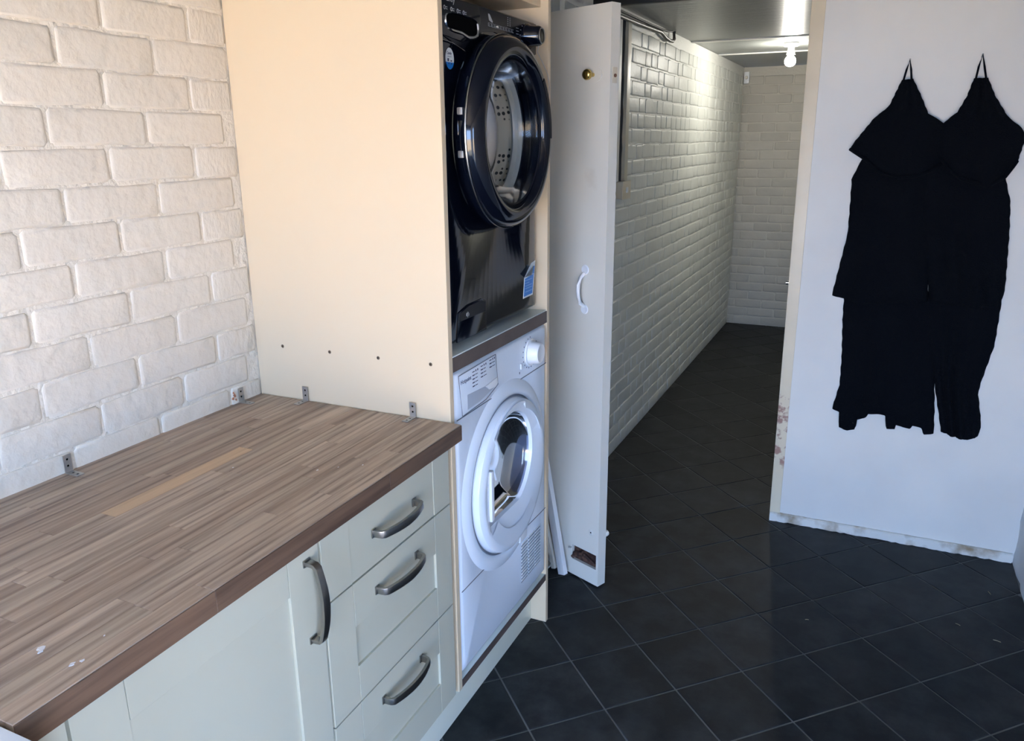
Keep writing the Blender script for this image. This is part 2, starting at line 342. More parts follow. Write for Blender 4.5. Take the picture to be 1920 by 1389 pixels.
for i, (inv, dep, c, poly, whole) in enumerate(tiles):
    if inv or i >= 298:
        tile_mb(poly, rest); continue
    if whole:
        if full_mesh is None:
            o = tile_mb([(p[0] - c.x, p[1] - c.y) for p in corners(c)]).build('tile', 'tile', floor, smooth=0); full_mesh = o.data
        else:
            o = bpy.data.objects.new('tile', full_mesh); col.objects.link(o); o.parent = floor
        o.location = (c.x, c.y, R.uniform(-0.0003, 0.0003)); o.rotation_euler = (0, 0, R.choice((0, PI / 2, PI, -PI / 2)))
    else:
        o = tile_mb([(p[0] - c.x, p[1] - c.y) for p in poly]).build('tile', 'tile', floor, smooth=0); o.location = (c.x, c.y, 0)
rest.build('tile_remainder', 'tile', floor, smooth=0, kind='stuff')

# ---------------------------------------------------------------- setting: brick walls
CH = 0.0745
def brick_mesh(L, H, seed, name='brick', proud=0.0022, mt='paint', wob=0.0016):
    """front face +X, x=0 is the mortar plane; centred on (y,z)"""
    r = random.Random(seed); nx, nz = (6, 4) if L > 0.15 else (4, 4); mb = MB(); g = {}
    vs, fs = [], []
    cr = 0.012
    ys = [-L / 2 + L * i / (nx - 1) for i in range(nx)]; zs = [-H / 2 + H * j / (nz - 1) for j in range(nz)]
    bulge = r.uniform(0, 0.0006)
    ys[1], ys[-2] = -L / 2 + .007, L / 2 - .007; zs[1], zs[-2] = -H / 2 + .006, H / 2 - .006
    def edgew(i, j):
        return (i in (0, nx - 1)) or (j in (0, nz - 1))
    for j in range(nz):
        for i in range(nx):
            y, z = ys[i], zs[j]; e = edgew(i, j)
            if (i in (0, nx - 1)) and (j in (0, nz - 1)):
                y *= 1 - 0.004 / (L / 2); z *= 1 - 0.003 / (H / 2)
            x = proud * (0.80 if e else 1.0) + r.uniform(-wob, wob) * (0.5 if e else 0.4) + (0 if e else bulge)
            vs.append((x, y + r.uniform(-wob, wob) * (1.0 if e else 0), z + r.uniform(-wob, wob) * (1.2 if e else 0)))
    for j in range(nz - 1):
        for i in range(nx - 1): k = j * nx + i; fs.append((k, k + 1, k + nx + 1, k + nx))
    ring = [i for i in range(nx)] + [j * nx + nx - 1 for j in range(1, nz)] + [(nz - 1) * nx + i for i in range(nx - 2, -1, -1)] + [j * nx for j in range(nz - 2, 0, -1)]
    n = len(ring); prev = ring; side = [r.uniform(0.3, 1.3) for _ in range(4)]
    for x_, gy in ((proud * 0.35, 0.0010), (-0.003, 0.0022)):
        b = len(vs); cur = []
        for q, k in enumerate(ring):
            x, y, z = vs[k]; vs.append((x_ * r.uniform(.8, 1.2), y * (1 + 2 * gy * side[0 if y > 0 else 1] / L), z * (1 + 2 * gy * 0.75 * side[2 if z > 0 else 3] / H))); cur.append(b + q)
        for q in range(n): fs.append((prev[q], cur[q], cur[(q + 1) % n], prev[(q + 1) % n]))
        prev = cur
    mb.add(vs, fs); me_o = mb.build(name, mt, smooth=70); me = me_o.data; bpy.data.objects.remove(me_o); return me
def add_brick(me, parent, loc, rz=0.0, sy=1.0, sz=1.0, tilt=0.0):
    o = bpy.data.objects.new('brick', me); col.objects.link(o); o.parent = parent; o.location = loc; o.rotation_euler = (tilt, 0, rz); o.scale = (1, sy, sz); return o

wall_left = MB().box(-0.12, 0.0, YF, 1.9, 0, CE).build('wall_left', 'mortar', kind='structure', smooth=0)
LB, HB = 0.2180, 0.0675
stretch = [brick_mesh(LB, HB, 100 + i) for i in range(8)]
joints = {-1: -.111, 0: -.255, 1: -.138, 2: -.018, 3: -.132, 4: -.261, 5: -.141, 6: -.021, 7: -.138, 8: -.033, 9: -.13, 10: -.219, 11: -.113, 12: -.2, 13: -.105, 14: -.22, 15: -.12}
for k, j0 in joints.items():
    z = 0.973 + CH * (k + 0.5)
    if z > CE: continue
    hh = 1.0
    if z + CH / 2 > CE: continue
    js = [j0 + R.uniform(-.002, .002)]
    while js[-1] > -1.25: js.append(js[-1] - 0.2265 + R.uniform(-.006, .006))
    edges = [(js[i + 1], js[i]) for i in range(len(js) - 1)]
    if -j0 > 0.04: edges.append((j0, 0.0 if -j0 < 0.2275 else 0.0))
    for a, b in edges:
        L = b - a - 0.0080
        if L < 0.03: continue
        if L > 0.235:                                              # too long: split off a header
            add_brick(R.choice(stretch), wall_left, (0, a + 0.11, z), sy=0.205 / LB); continue
        add_brick(R.choice(stretch), wall_left, (R.uniform(-.0006, .0008), (a + b) / 2, z + R.uniform(-.001, .001)), sy=L / LB * R.uniform(.985, 1.0), sz=R.uniform(0.97, 1.03), tilt=R.uniform(-.008, .008))

wall_passage = MB().box(-0.12, XP, 1.35, YB + 0.15, 0, CE).build('wall_passage_left', 'mortar2', kind='structure', smooth=0)
stretch2 = [brick_mesh(0.2175, 0.0655, 200 + i, mt='paint2', proud=0.0032) for i in range(7)]
stretch3 = [brick_mesh(0.2175, 0.0655, 400 + i, mt='paint3', proud=0.0026) for i in range(6)]
header2 = [brick_mesh(0.1040, 0.0655, 300 + i, mt='paint2', proud=0.0032) for i in range(6)]
blist = []
for k in range(29):
    z = 0.004 + 0.0738 * (k + 0.5)
    if z + 0.034 > CE: break
    y = 1.42 + (0.0 if k % 2 else 0.057) + R.uniform(-0.03, 0.03)
    run = R.randint(0, 2)
    while y < YB - 0.06:
        if run > 0: L = 0.2275; run -= 1; kind = 's'
        else: L = 0.1150; kind = 'h'; run = R.choice((0, 1, 1, 1, 2, 2))
        if y + L > YB: L = YB - y; kind = 'h' if L < 0.16 else 's'
        blist.append((y + L / 2, z + R.uniform(-.0025, .0025), L, kind)); y += L
blist = [b for b in blist if b[2] > 0.04]
far_b = MB()
blist.sort(key=lambda b: b[0] if b[0] > 2.0 else 9)
for i, (y, z, L, kind) in enumerate(blist):
    base = 0.2275 if kind == 's' else 0.1150; me = R.choice(stretch2 if kind == 's' else header2); sy = L / base
    if i < 296:
        add_brick(me, wall_passage, (XP + R.uniform(-.0008, .0015), y, z), sy=sy, sz=R.uniform(.96, 1.03), tilt=R.uniform(-.012, .012))
    else:
        far_b.add([(XP + v.co.x, y + v.co.y * sy, z + v.co.z) for v in me.vertices], [tuple(pl.vertices) for pl in me.polygons])
far_b.build('brick_remainder', 'paint2', wall_passage, smooth=60, kind='stuff')

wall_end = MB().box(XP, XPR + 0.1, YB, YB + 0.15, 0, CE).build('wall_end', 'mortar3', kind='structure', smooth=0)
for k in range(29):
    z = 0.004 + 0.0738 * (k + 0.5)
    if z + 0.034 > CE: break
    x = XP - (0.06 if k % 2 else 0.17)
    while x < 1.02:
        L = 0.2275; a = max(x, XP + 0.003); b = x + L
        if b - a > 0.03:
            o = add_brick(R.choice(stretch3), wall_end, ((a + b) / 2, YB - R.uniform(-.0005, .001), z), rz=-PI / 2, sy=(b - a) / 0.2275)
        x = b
MB().box(XPR, XPR + 0.1, YP + 0.1, YB, 0, CE).build('wall_passage_right', 'mortar2', kind='structure', smooth=0)

# right wall, front wall with the wide opening, ceiling, ground outside
OY0, OY1, OZ = -2.20, -1.60, 1.85                                # narrow unseen side opening behind the camera, added and sized for its light
def rough_wall(y0, y1, z0, z1, mb):
    ny, nz = max(2, int((y1 - y0) * 17)), max(2, int((z1 - z0) * 17)); r = random.Random(5)
    H = [[r.uniform(-.004, .004) for _ in range(nz + 1)] for _ in range(ny + 1)]
    v = [(XR + 0.004 + H[i][j], y0 + (y1 - y0) * i / ny, z0 + (z1 - z0) * j / nz) for i in range(ny + 1) for j in range(nz + 1)]
    f = [(i * (nz + 1) + j, i * (nz + 1) + j + 1, (i + 1) * (nz + 1) + j + 1, (i + 1) * (nz + 1) + j) for i in range(ny) for j in range(nz)]
    mb.add(v, f); mb.box(XR + 0.02, XR + 0.10, y0, y1, z0, z1); return mb
rw = MB(); rough_wall(YF, OY0, 0, CE, rw); rough_wall(OY1, YP + 0.02, 0, CE, rw); rough_wall(OY0, OY1, OZ, CE, rw)
rw.build('wall_right', 'plaster', kind='structure', smooth=80)
wf = MB(); wf.box(-0.12, 0.50, YF - 0.1, YF, 0, CE); wf.box(2.0, XR + 0.10, YF - 0.1, YF, 0, CE); wf.box(0.50, 2.0, YF - 0.1, YF, OZ, CE)
wf.build('wall_front', 'plaster', kind='structure', smooth=0)
ce = MB(); ce.box(-0.12, XR + 0.14, YF - 0.1, 3.522, CE, CE + 0.06); ce.box(-0.12, XR + 0.14, 3.530, 4.345, CE + 0.002, CE + 0.06); ce.box(-0.12, XR + 0.14, 4.352, YB + 0.15, CE + 0.001, CE + 0.06)
ce.build('ceiling', 'ceiling', kind='structure', smooth=0)
MB().box(-9, 14, -16, 8, -0.16, -0.09).build('ground', 'ground', kind='structure', smooth=0)

# ---------------------------------------------------------------- partition board with post and skirting
MB().box(1.2, XR + 0.05, YP, YP + 0.055, HT, CE).build('wall_partition', 'board_paint', kind='structure', smooth=0)
post = MB(); post.prism([(1.174, HT), (1.215, HT), (1.206, CE), (1.157, CE)], 'y', YP - 0.004, YP + 0.075)
post.build('trim_1', 'post_paint', kind='structure', bevel=0.003)
sk = MB(); n = 60
rr = random.Random(3); vv = []; ff = []
for i in range(n + 1):
    x = 1.176 + (2.068 - 1.176) * i / n; b = HT + max(0, rr.uniform(-.002, .004)); t = 0.041 + rr.uniform(-.0006, .0006)
    vv += [(x, YP - 0.012, b), (x, YP - 0.013, t - 0.005), (x, YP - 0.008, t), (x, YP + 0.001, t + 0.001), (x, YP + 0.001, b)]
for i in range(n):
    for q in range(5): ff.append((i * 5 + q, i * 5 + (q + 1) % 5, (i + 1) * 5 + (q + 1) % 5, (i + 1) * 5 + q))
ff += [(0, 1, 2, 3, 4), tuple(n * 5 + q for q in (4, 3, 2, 1, 0))]
sk.add(vv, ff).build('baseboard_partition', 'skirt_paint', kind='structure', smooth=30)
lt = thing('door_latch', (1.165, 1.765, 1.017), 'small steel latch bolt sticking out beside the doorway post', 'latch')
rel(MB().tube([(1.150, 1.765, 1.017), (1.19, 1.765, 1.017)], 0.008, 12).build('bolt', 'chrome'), lt)
rel(MB().box(1.180, 1.186, 1.750, 1.782, 0.995, 1.04).build('plate', 'chrome'), lt)

# ---------------------------------------------------------------- worktop of glued staves
wt = thing('worktop', (0, 0, 0.888), 'weathered walnut block worktop over the cream drawer units', 'worktop')
RW = 0.0383; rows = 16; Yw0, Yw1 = -1.10, -0.004; sv = random.Random(21)
def stave(x0, x1, y0, y1, mt):
    cx_, cy_ = (x0 + x1) / 2, (y0 + y1) / 2; dz = sv.uniform(-.0002, .0002)
    mb = MB().box(x0 - cx_ + .00012, x1 - cx_ - .00012, y0 - cy_ + .0002, y1 - cy_ - .0002, 0.888, 0.9274 + dz)
    o = mb.build('stave', mt, bevel=0.0005, seg=1, smooth=0); o.location = (cx_, cy_, 0); return rel(o, wt)
for i in range(rows):
    x0 = i * RW - 0.0008; x1 = x0 + RW
    if i == rows - 1: x1 = 0.6125
    if i == rows - 1: cuts = [Yw0, -0.788, -0.313, Yw1]
    elif i == 6: cuts = [Yw0, -0.677, -0.325, Yw1]
    else:
        cuts = [Yw0]; y = Yw0 + sv.uniform(.08, .40)
        while y < Yw1 - 0.1: cuts.append(y); y += sv.uniform(.22, .46)
        cuts.append(Yw1)
    for a, b in zip(cuts[:-1], cuts[1:]):
        pale = i == 6 and abs(a + 0.677) < 1e-6
        stave(x0, x1, a, b, 'wood_pale' if pale else 'wood')
# darker lipping along the front edge, in three lengths
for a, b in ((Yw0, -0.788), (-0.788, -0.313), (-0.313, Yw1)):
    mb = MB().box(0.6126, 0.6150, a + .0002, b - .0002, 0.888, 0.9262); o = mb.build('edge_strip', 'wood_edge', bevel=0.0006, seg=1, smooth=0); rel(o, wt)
def blob(c, r, seed):
    q = random.Random(seed); n = 9; return [(c[0] + r * q.uniform(.4, 1) * math.cos(2 * PI * i / n), c[1] + 1.4 * r * q.uniform(.4, 1) * math.sin(2 * PI * i / n)) for i in range(n)]
for i, (c, r) in enumerate((((.507, -.989), .006), ((.513, -.995), .004), ((.575, -.995), .004), ((.581, -.985), .0035), ((.560, -.935), .0015), ((.30, -.42), .002), ((.47, -.36), .003), ((.50, -.33), .002), ((.54, -.30), .0022))):
    rel(MB().prism(blob(c, r, i), 'z', 0.9272, 0.92795).build('paint_spot', 'paint_spot', smooth=0), wt)

# ---------------------------------------------------------------- corner brackets on the worktop
def bracket(name, label, loc, face):
    """face 'x': upright leg on the brick wall (normal +X); 'y': on the tall panel (normal -Y)"""
    t = thing(name, loc, label, 'bracket', 'angle brackets along the worktop back', rotz=(0 if face == 'x' else -PI / 2) + R.uniform(-.06, .06))
    hw = 0.0085; th = 0.002
    def leg(vertical):
        mb = MB(); n = 10
        L = 0.038
        for (a0, a1) in ((0.0, 0.012), (0.017, 0.026), (0.031, L)):
            (mb.box(0.0005, th, -hw, hw, a0, a1) if vertical else mb.box(a0 + 0.0005, a1, -hw, hw, 0.0003, th))
        for s_ in (-1, 1):
            y0, y1 = (s_ * hw, s_ * 0.0028) if s_ < 0 else (0.0028, hw)
            for (a0, a1) in ((0.012, 0.017), (0.026, 0.031)):
                (mb.box(0.0005, th, y0, y1, a0, a1) if vertical else mb.box(a0 + 0.0005, a1, y0, y1, 0.0003, th))
        return mb
    leg(True).build('upright_leg', 'zinc', t, smooth=0); leg(False).build('flat_leg', 'zinc', t, smooth=0)
    for a in (0.0145, 0.0285):
        MB().lathe([(0.0012, 0.0), (0.0012, 0.0024)], (0, 0, a), 'x', 10).build('screw_hole', 'dark', t)
        MB().lathe([(0.0010, 0.0), (0.0010, 0.0024)], (a, 0, 0), 'z', 10).build('screw_hole', 'dark', t)
    return t
bracket('angle_bracket', 'zinc angle bracket screwed to the bricks at the left, far from the corner', (0.006, -0.574, 0.9276), 'x')
bracket('angle_bracket', 'zinc angle bracket on the bricks nearest the inner corner, beside a rusty mark', (0.006, -0.080, 0.9276), 'x')
bracket('angle_bracket', 'zinc angle bracket on the cream panel nearer the brick wall', (0.155, -0.0045, 0.9276), 'y')
bracket('angle_bracket', 'zinc angle bracket on the cream panel nearer the black washer', (0.481, -0.0045, 0.9276), 'y')
rm = MB()
for i, (y, z, r) in enumerate(((-.100, .950, .005), (-.106, .943, .0035), (-.097, .938, .003), (-.103, .958, .0025))): rm.prism(blob((y, z), r, 40 + i), 'x', 0.003, 0.0062)
rm.build('chipped_patch', mat('bare_brick_chip', (0.42, 0.17, 0.09), 0.8), wall_left, smooth=0)

# ---------------------------------------------------------------- handles and shaker fronts
def sweep(mb, path, wd, th, fx):
    """path: 2-d points (along, out) ; fx maps (along, out, side) to xyz"""
    n = len(path); v = []
    for i, (a, o) in enumerate(path):
        p = Vector(path[max(i - 1, 0)]); q = Vector(path[min(i + 1, n - 1)]); d = (q - p).normalized(); nm = Vector((-d.y, d.x))
        wv = wd[i] if isinstance(wd, list) else wd
        for so_, ss in ((-1, -1), (1, -1), (1, 1), (-1, 1)):
            v.append(fx(a + nm.x * th / 2 * so_, o + nm.y * th / 2 * so_, ss * wv / 2))
    f = [(0, 1, 2, 3), tuple((n - 1) * 4 + k for k in (3, 2, 1, 0))]
    for i in range(n - 1):
        for k in range(4): f.append((i * 4 + k, i * 4 + (k + 1) % 4, (i + 1) * 4 + (k + 1) % 4, (i + 1) * 4 + k))
    return mb.add(v, f)
def handle(parent, X, yc, zc, L, vertical):
    path = [(-L / 2, 0.0), (-L / 2, 0.012), (-L / 2 + .001, 0.020), (-L / 2 + .006, 0.0255)]
    m_ = 12
    for i in range(m_ + 1):
        t = -1 + 2 * i / m_; path.append((t * (L / 2 - .012), 0.027 + 0.010 * (1 - t * t)))
    path += [(L / 2 - .006, 0.0255), (L / 2 - .001, 0.020), (L / 2, 0.012), (L / 2, 0.0)]
    wd = [0.015] * 3 + [0.016] + [0.016 + 0.003 * (1 - abs(-1 + 2 * i / m_)) for i in range(m_ + 1)] + [0.016] + [0.015] * 3
    fx = (lambda a, o, s: (X + o, yc + s, zc + a)) if vertical else (lambda a, o, s: (X + o, yc + a, zc + s))
    mb = sweep(MB(), path, wd, 0.0075, fx)
    for s_ in (-1, 1):
        if vertical: mb.box(X, X + .003, yc - .0095, yc + .0095, zc + s_ * L / 2 - .007, zc + s_ * L / 2 + .007)
        else: mb.box(X, X + .003, yc + s_ * L / 2 - .007, yc + s_ * L / 2 + .007, zc - .0095, zc + .0095)
    return mb.build('handle', 'steel', parent, bevel=0.0012, seg=2, smooth=40)
XF = 0.585
def shaker(y0, y1, z0, z1, stl, str_, rb, rt_, depth=0.006):
    """front at x=XF; stiles stl/str_, bottom rail rb, top rail rt_ (0: none)"""
    mb = MB(); g = 0.0006; xb = XF - 0.020
    mb.box(xb, XF, y0, y0 + stl - g, z0, z1); mb.box(xb, XF, y1 - str_ + g, y1, z0, z1)
    ya, yb = y0 + stl, y1 - str_; dd = 0.0012 if not rb else 0.0
    if rb: mb.box(xb, XF, ya + g, yb - g, z0, z0 + rb - g / 2)
    if rt_: mb.box(xb, XF, ya + g, yb - g, z1 - rt_ + g / 2, z1)
    mb.box(xb, XF - (depth if rb else dd), ya - .001 + g, yb + .001 - g, z0 + (rb - .001 if rb else 0), z1 - (rt_ - .001 if rt_ else 0))
    return mb

du = thing('drawer_unit', (0.3, -0.27, 0), 'cream base unit of three drawers between cupboard door and tall housing', 'drawer unit')
cb = MB(); y0, y1 = -0.510, -0.020
cb.box(0.02, 0.560, y0, y0 + .018, .16, .886); cb.box(0.02, 0.560, y1 - .018, y1, .16, .886); cb.box(0.02, 0.560, y0 + .018, y1 - .018, .16, .178); cb.box(0.02, 0.035, y0 + .018, y1 - .018, .178, .886); cb.box(0.50, 0.560, y0 + .018, y1 - .018, .868, .886)
cb.box(0.545, 0.560, y0 + .018, y1 - .018, .178, .868)
rel(cb.build('carcass', 'groove'), du)
for i, (z0, z1, rb, rtp, hz) in enumerate(((.7260, .8790, 0, 0, .800), (.4470, .7225, .085, .097, .668), (.1720, .4435, .085, .095, .393))):
    d = rel(shaker(y0 + .0025, y1 - .001, z0, z1, .088, .075, rb, rtp).build('drawer', 'cream_door', bevel=0.0011, seg=2, smooth=0), du)
    h = handle(d, XF, -0.262, hz, 0.158, False)
def cupboard(y0, y1, label, hy=None):
    t = thing('base_cupboard', (0.3, (y0 + y1) / 2, 0), label, 'cupboard')
    cb = MB(); cb.box(0.02, 0.560, y0, y0 + .018, .16, .886); cb.box(0.02, 0.560, y1 - .018, y1, .16, .886); cb.box(0.02, 0.560, y0 + .018, y1 - .018, .16, .178); cb.box(0.02, .035, y0 + .018, y1 - .018, .178, .886); cb.box(0.50, .560, y0 + .018, y1 - .018, .868, .886)
    cb.box(0.545, 0.560, y0 + .018, y1 - .018, .178, .868)
    rel(cb.build('carcass', 'groove'), t)
    d = rel(shaker(y0 + .002, y1 - .0025, .172, .879, .084, .084, .09, .082).build('door', 'cream_door', bevel=0.0011, seg=2, smooth=0), t)
    if hy: handle(d, XF, hy, .762, 0.160, True)
    return t
cupboard(-1.022, -0.512, 'cream shaker base cupboard with one upright handle, left of the drawers', -0.550)
t = thing('filler_panel', (0.3, -1.06, 0), 'narrow cream filler panel at the near end of the worktop, left of the cupboard door', 'panel')
rel(MB().box(0.02, XF, -1.098, -1.025, .16, .879).build('board', 'cream_door', bevel=.001), t)
pl = MB().box(0.512, 0.528, -1.10, 0.6065, HT, 0.158).build('plinth', 'plinth', bevel=0.001)
tag(pl, 'cream plinth board running along the floor under drawers and dryer', 'plinth')

# ---------------------------------------------------------------- tall housing for the two machines
YI0, YI1 = 0.018, 0.607; XT = 0.583
th_ = thing('tall_housing', (0.3, 0.31, 0), 'tall cream open housing unit holding the two stacked machines', 'housing unit')
rel(MB().prism([(0.0015, HT), (0.50, HT), (0.50, 0.162), (XT, 0.162), (XT, 2.10), (0.0015, 2.10)], 'y', 0.0, YI0).build('side_panel', 'cream', bevel=0.0007, seg=1), th_)
rel(MB().box(0.0015, XT, YI1, YI1 + 0.018, HT, 2.10).build('side_panel', 'cream', bevel=0.0007, seg=1), th_)
rel(MB().box(0.0015, 0.010, YI0, YI1, 0.2, 2.10).build('back_panel', 'cream'), th_)
s_ = rel(MB().box(0.012, XT - 0.003, YI0, YI1, 1.0455, 1.0835).build('shelf', 'shelf_top', bevel=0.001), th_)
MB().box(XT - 0.003, XT - 0.0005, YI0, YI1, 1.0455, 1.0805).build('edging', 'walnut_edge', parent=s_)
s_ = rel(MB().box(0.012, XT - 0.003, YI0, YI1, 0.164, 0.186).build('shelf', 'shelf_top', bevel=0.001), th_)
MB().box(XT - 0.003, XT - 0.0005, YI0, YI1, 0.164, 0.1855).build('edging', 'walnut_edge', parent=s_)
rel(MB().box(0.012, 0.56, YI0, YI1, 1.9225, 1.9405).build('top_shelf', 'cream', bevel=0.0007, seg=1), th_)
for x in (0.089, 0.239, 0.385, 0.533):
    sc_ = rel(MB().lathe([(0, 0.0), (-.0012, 0.0038), (-0.0002, 0.0046)], (x, 0.0, 1.0662), 'y', 14).build('screw', 'screw_brown'), th_)
    MB().lathe([(-.0014, 0.0), (-.0014, 0.0016)], (x, 0.0, 1.0662), 'y', 8).build('socket', 'dark', sc_)

# ---------------------------------------------------------------- appliance shells
def shell(x, y0, y1, z0, z1, cy, cz, r, n=96, back=0.03, rad=0.02, top_in=0.0):
    """front panel at x with a round hole; edges rounded back; closed sides"""
    angs = sorted(set([2 * PI * i / n for i in range(n)] + [math.atan2(zz - cz, yy - cy) % (2 * PI) for yy in (y0, y1) for zz in (z0, z1)]))
    def rect(a, ins, insz=None):
        insz = ins if insz is None else insz
        c, s = math.cos(a), math.sin(a)
        # the ray hits the full rectangle; the hit is then pulled in
        t = min((((y1 if c > 0 else y0) - cy) / c) if abs(c) > 1e-9 else 9, (((z1 if s > 0 else z0) - cz) / s) if abs(s) > 1e-9 else 9)
        y, z = cy + t * c, cz + t * s
        return (min(max(y, y0 + ins), y1 - ins), min(max(z, z0 + insz), z1 - insz))
    rings = []
    for a in angs:
        pts = [(x - 0.025, cy + r * .97 * math.cos(a), cz + r * .97 * math.sin(a)), (x - 0.004, cy + r * math.cos(a), cz + r * math.sin(a)), (x, cy + (r + .004) * math.cos(a), cz + (r + .004) * math.sin(a))]
        for dx, ins, iz in ((0, rad, rad * .6), (-rad * .12, rad * .5, rad * .3), (-rad * .45, rad * .12, rad * .08), (-rad, 0, 0)):
            yy, zz = rect(a, ins, iz); pts.append((x + dx, yy, zz))
        yy, zz = rect(a, 0); pts.append((back, yy, zz)); rings.append(pts)
    k = len(rings[0]); v = [p for rg in rings for p in rg]; m_ = len(rings); f = []
    for i in range(m_):
        for j in range(k - 1): f.append((i * k + j, i * k + j + 1, ((i + 1) % m_) * k + j + 1, ((i + 1) % m_) * k + j))
    f.append(tuple(i * k + k - 1 for i in range(m_)))
    return MB().add(v, f)

# ---- washing machine (black, upper)
WX = 0.556; WC = (0.322, 1.590)
wm = thing('washing_machine', (0.3, 0.31, 1.0835), 'glossy black washing machine with round door, above the white dryer', 'washing machine')
rel(shell(WX, 0.030, 0.592, 1.096, 1.884, WC[0], WC[1], 0.178, rad=0.022).build('body', 'black_gloss', smooth=50), wm)
ft = [(0.50, 0.07), (0.50, 0.555), (0.10, 0.07), (0.10, 0.555)]
for x, y in ft: rel(MB().lathe([(0, 0), (0, 0.018), (0.013, 0.018), (0.013, 0)], (x, y, 1.0838), 'z', 14).build('foot', 'black_matte'), wm)
rel(MB().lathe([(-.004, .1775), (-.012, .166), (-.026, .165), (-.034, .172)], (WX, *WC), 'x', 64).build('door_gasket', 'pale_rubber'), wm)
dr = rel(MB().lathe([(-.034, .172), (-.038, .205), (-.36, .215), (-.37, .20), (-.375, 0.0)], (WX, *WC), 'x', 72).build('drum', 'drum'), wm)
for a in (80, 200, 320):
    a = math.radians(a); c_, s1 = math.cos(a), math.sin(a)
    pts = [(x, WC[0] + r_ * c_ - q * s1, WC[1] + r_ * s1 + q * c_) for x in (WX - .08, WX - .34) for r_, q in ((.212, -.02), (.165, 0), (.212, .02))]
    MB().add(pts, [(0, 1, 2), (3, 5, 4), (0, 3, 4, 1), (1, 4, 5, 2), (2, 5, 3, 0)]).build('paddle', 'drum', dr, smooth=0)
# control panel, drawer
cpz0, cpz1 = 1.775, 1.876
def curved_panel(): return MB().prism([(0.046, cpz1), (0.578, cpz1), (0.578, 1.800), (0.50, 1.782), (0.42, 1.818), (0.32, 1.829), (0.255, 1.822), (0.19, 1.795), (0.155, 1.772), (0.046, 1.800)], 'x', WX - 0.002, WX + 0.0028)
rel(curved_panel().build('control_panel', 'black_panel', bevel=0.001), wm)
# detergent drawer with a scooped grip
dw = rel(MB().prism([(0.052, 1.872), (0.232, 1.874), (0.240, 1.845), (0.228, 1.815), (0.190, 1.798), (0.150, 1.789), (0.052, 1.796)], 'x', WX + .002, WX + 0.0055).build('detergent_drawer', 'black_gloss', bevel=0.0015), wm)
grip = []
for i in range(28):
    a = 2 * PI * i / 28; c_, s1 = math.cos(a), math.sin(a); sgn = lambda v: (abs(v) ** 0.55) * (1 if v > 0 else -1)
    grip.append((0.146 + 0.075 * sgn(c_), 1.8235 + 0.0185 * sgn(s1) - (0.006 if c_ < 0 and s1 < 0 else 0) * -1))
MB().prism(grip, 'x', WX + 0.004, WX + 0.0060).build('grip_recess', 'dark', dw, bevel=0.0005)
mbr = MB(); n = len(grip); vs_ = []
for (y, z) in grip:
    dy, dz = y - 0.146, z - 1.8235; vs_ += [(WX + .0055, y, z), (WX + .0085, y + dy * .03, z + dz * (.14 if dz > 0 else .40)), (WX + .0055, y + dy * .05, z + dz * (.22 if dz > 0 else .60))]
mbr.add(vs_, [(i * 3 + j, ((i + 1) % n) * 3 + j, ((i + 1) % n) * 3 + j + 1, i * 3 + j + 1) for i in range(n) for j in (0, 1)]).build('grip_highlight', 'chrome', dw, smooth=80)  # bright rim shaped as the grip's highlight, thicker along the bottom
rel(MB().tube([(WX + .004, 0.050, 1.785), (WX + .005, 0.10, 1.783), (WX + .005, 0.16, 1.770)], 0.0012, 6).build('trim_line', 'chrome'), wm)
# lettering and printed symbols
text('brand_lettering', 'Candy', 0.021, (WX + .0062, 0.060, 1.8655), 'print_grey', wm)
ic = MB()
for y in (0.067, 0.098, 0.127, 0.155):
    ic.lathe([(0.0, .0028), (0.0005, .0028), (.0005, .0045), (0, .0045)], (WX + .0056, y, 1.851), 'x', 14)
    for q in range(2): ic.box(WX + .0056, WX + .0061, y + .006, y + .013, 1.848 + q * .004, 1.8495 + q * .004)
rel(ic.build('programme_symbols', 'print_grey', smooth=0), wm)
ic = MB(); X0, X1 = WX + .0028, WX + .0033
ic.prism([(0.285, 1.866), (0.292, 1.866), (0.310, 1.850), (0.306, 1.848), (0.290, 1.852)], 'x', X0, X1)
for q in range(9):
    y = 0.285 + q * .0165; ic.box(X0, X1, y, y + .0125, 1.8385, 1.8395); ic.box(X0, X1, y, y + .0125, 1.8455, 1.8462); ic.box(X0, X1, y, y + .0008, 1.8385, 1.846); ic.box(X0, X1, y + .004, y + .0085, 1.8415, 1.8428)
for q in range(5):
    for u in (0.395, 0.408): ic.box(X0, X1, u, u + .003, 1.852 + q * .0045, 1.8538 + q * .0045)
for q in range(3): ic.box(X0, X1, 0.447, 0.462, 1.838 + q * .007, 1.8395 + q * .007)
for q in range(14):
    a = 2 * PI * q / 14; y, z = 0.508 + .036 * math.cos(a), 1.838 + .030 * math.sin(a)
    if z < 1.873: ic.box(X0, X1, y - .003, y + .003, z - .0008, z + .0008)
rel(ic.build('panel_print', 'print_grey', smooth=0), wm)
rel(MB().box(X0, X1 + .0002, 0.330, 0.342, 1.8405, 1.8435).build('lit_segment', 'white_plastic'), wm)
kn = rel(MB().lathe([(0, .0), (0, .031), (.010, .031), (.016, .027), (.040, .0245), (.045, .021), (.046, 0)], (WX + .003, 0.508, 1.838), 'x', 40).build('programme_dial', 'black_gloss', smooth=40), wm)
MB().lathe([(.0462, .017), (.0475, .018), (.0475, .0195), (.0462, .0205)], (WX + .003, 0.508, 1.838), 'x', 40).build('dial_ring', 'steel', kn)
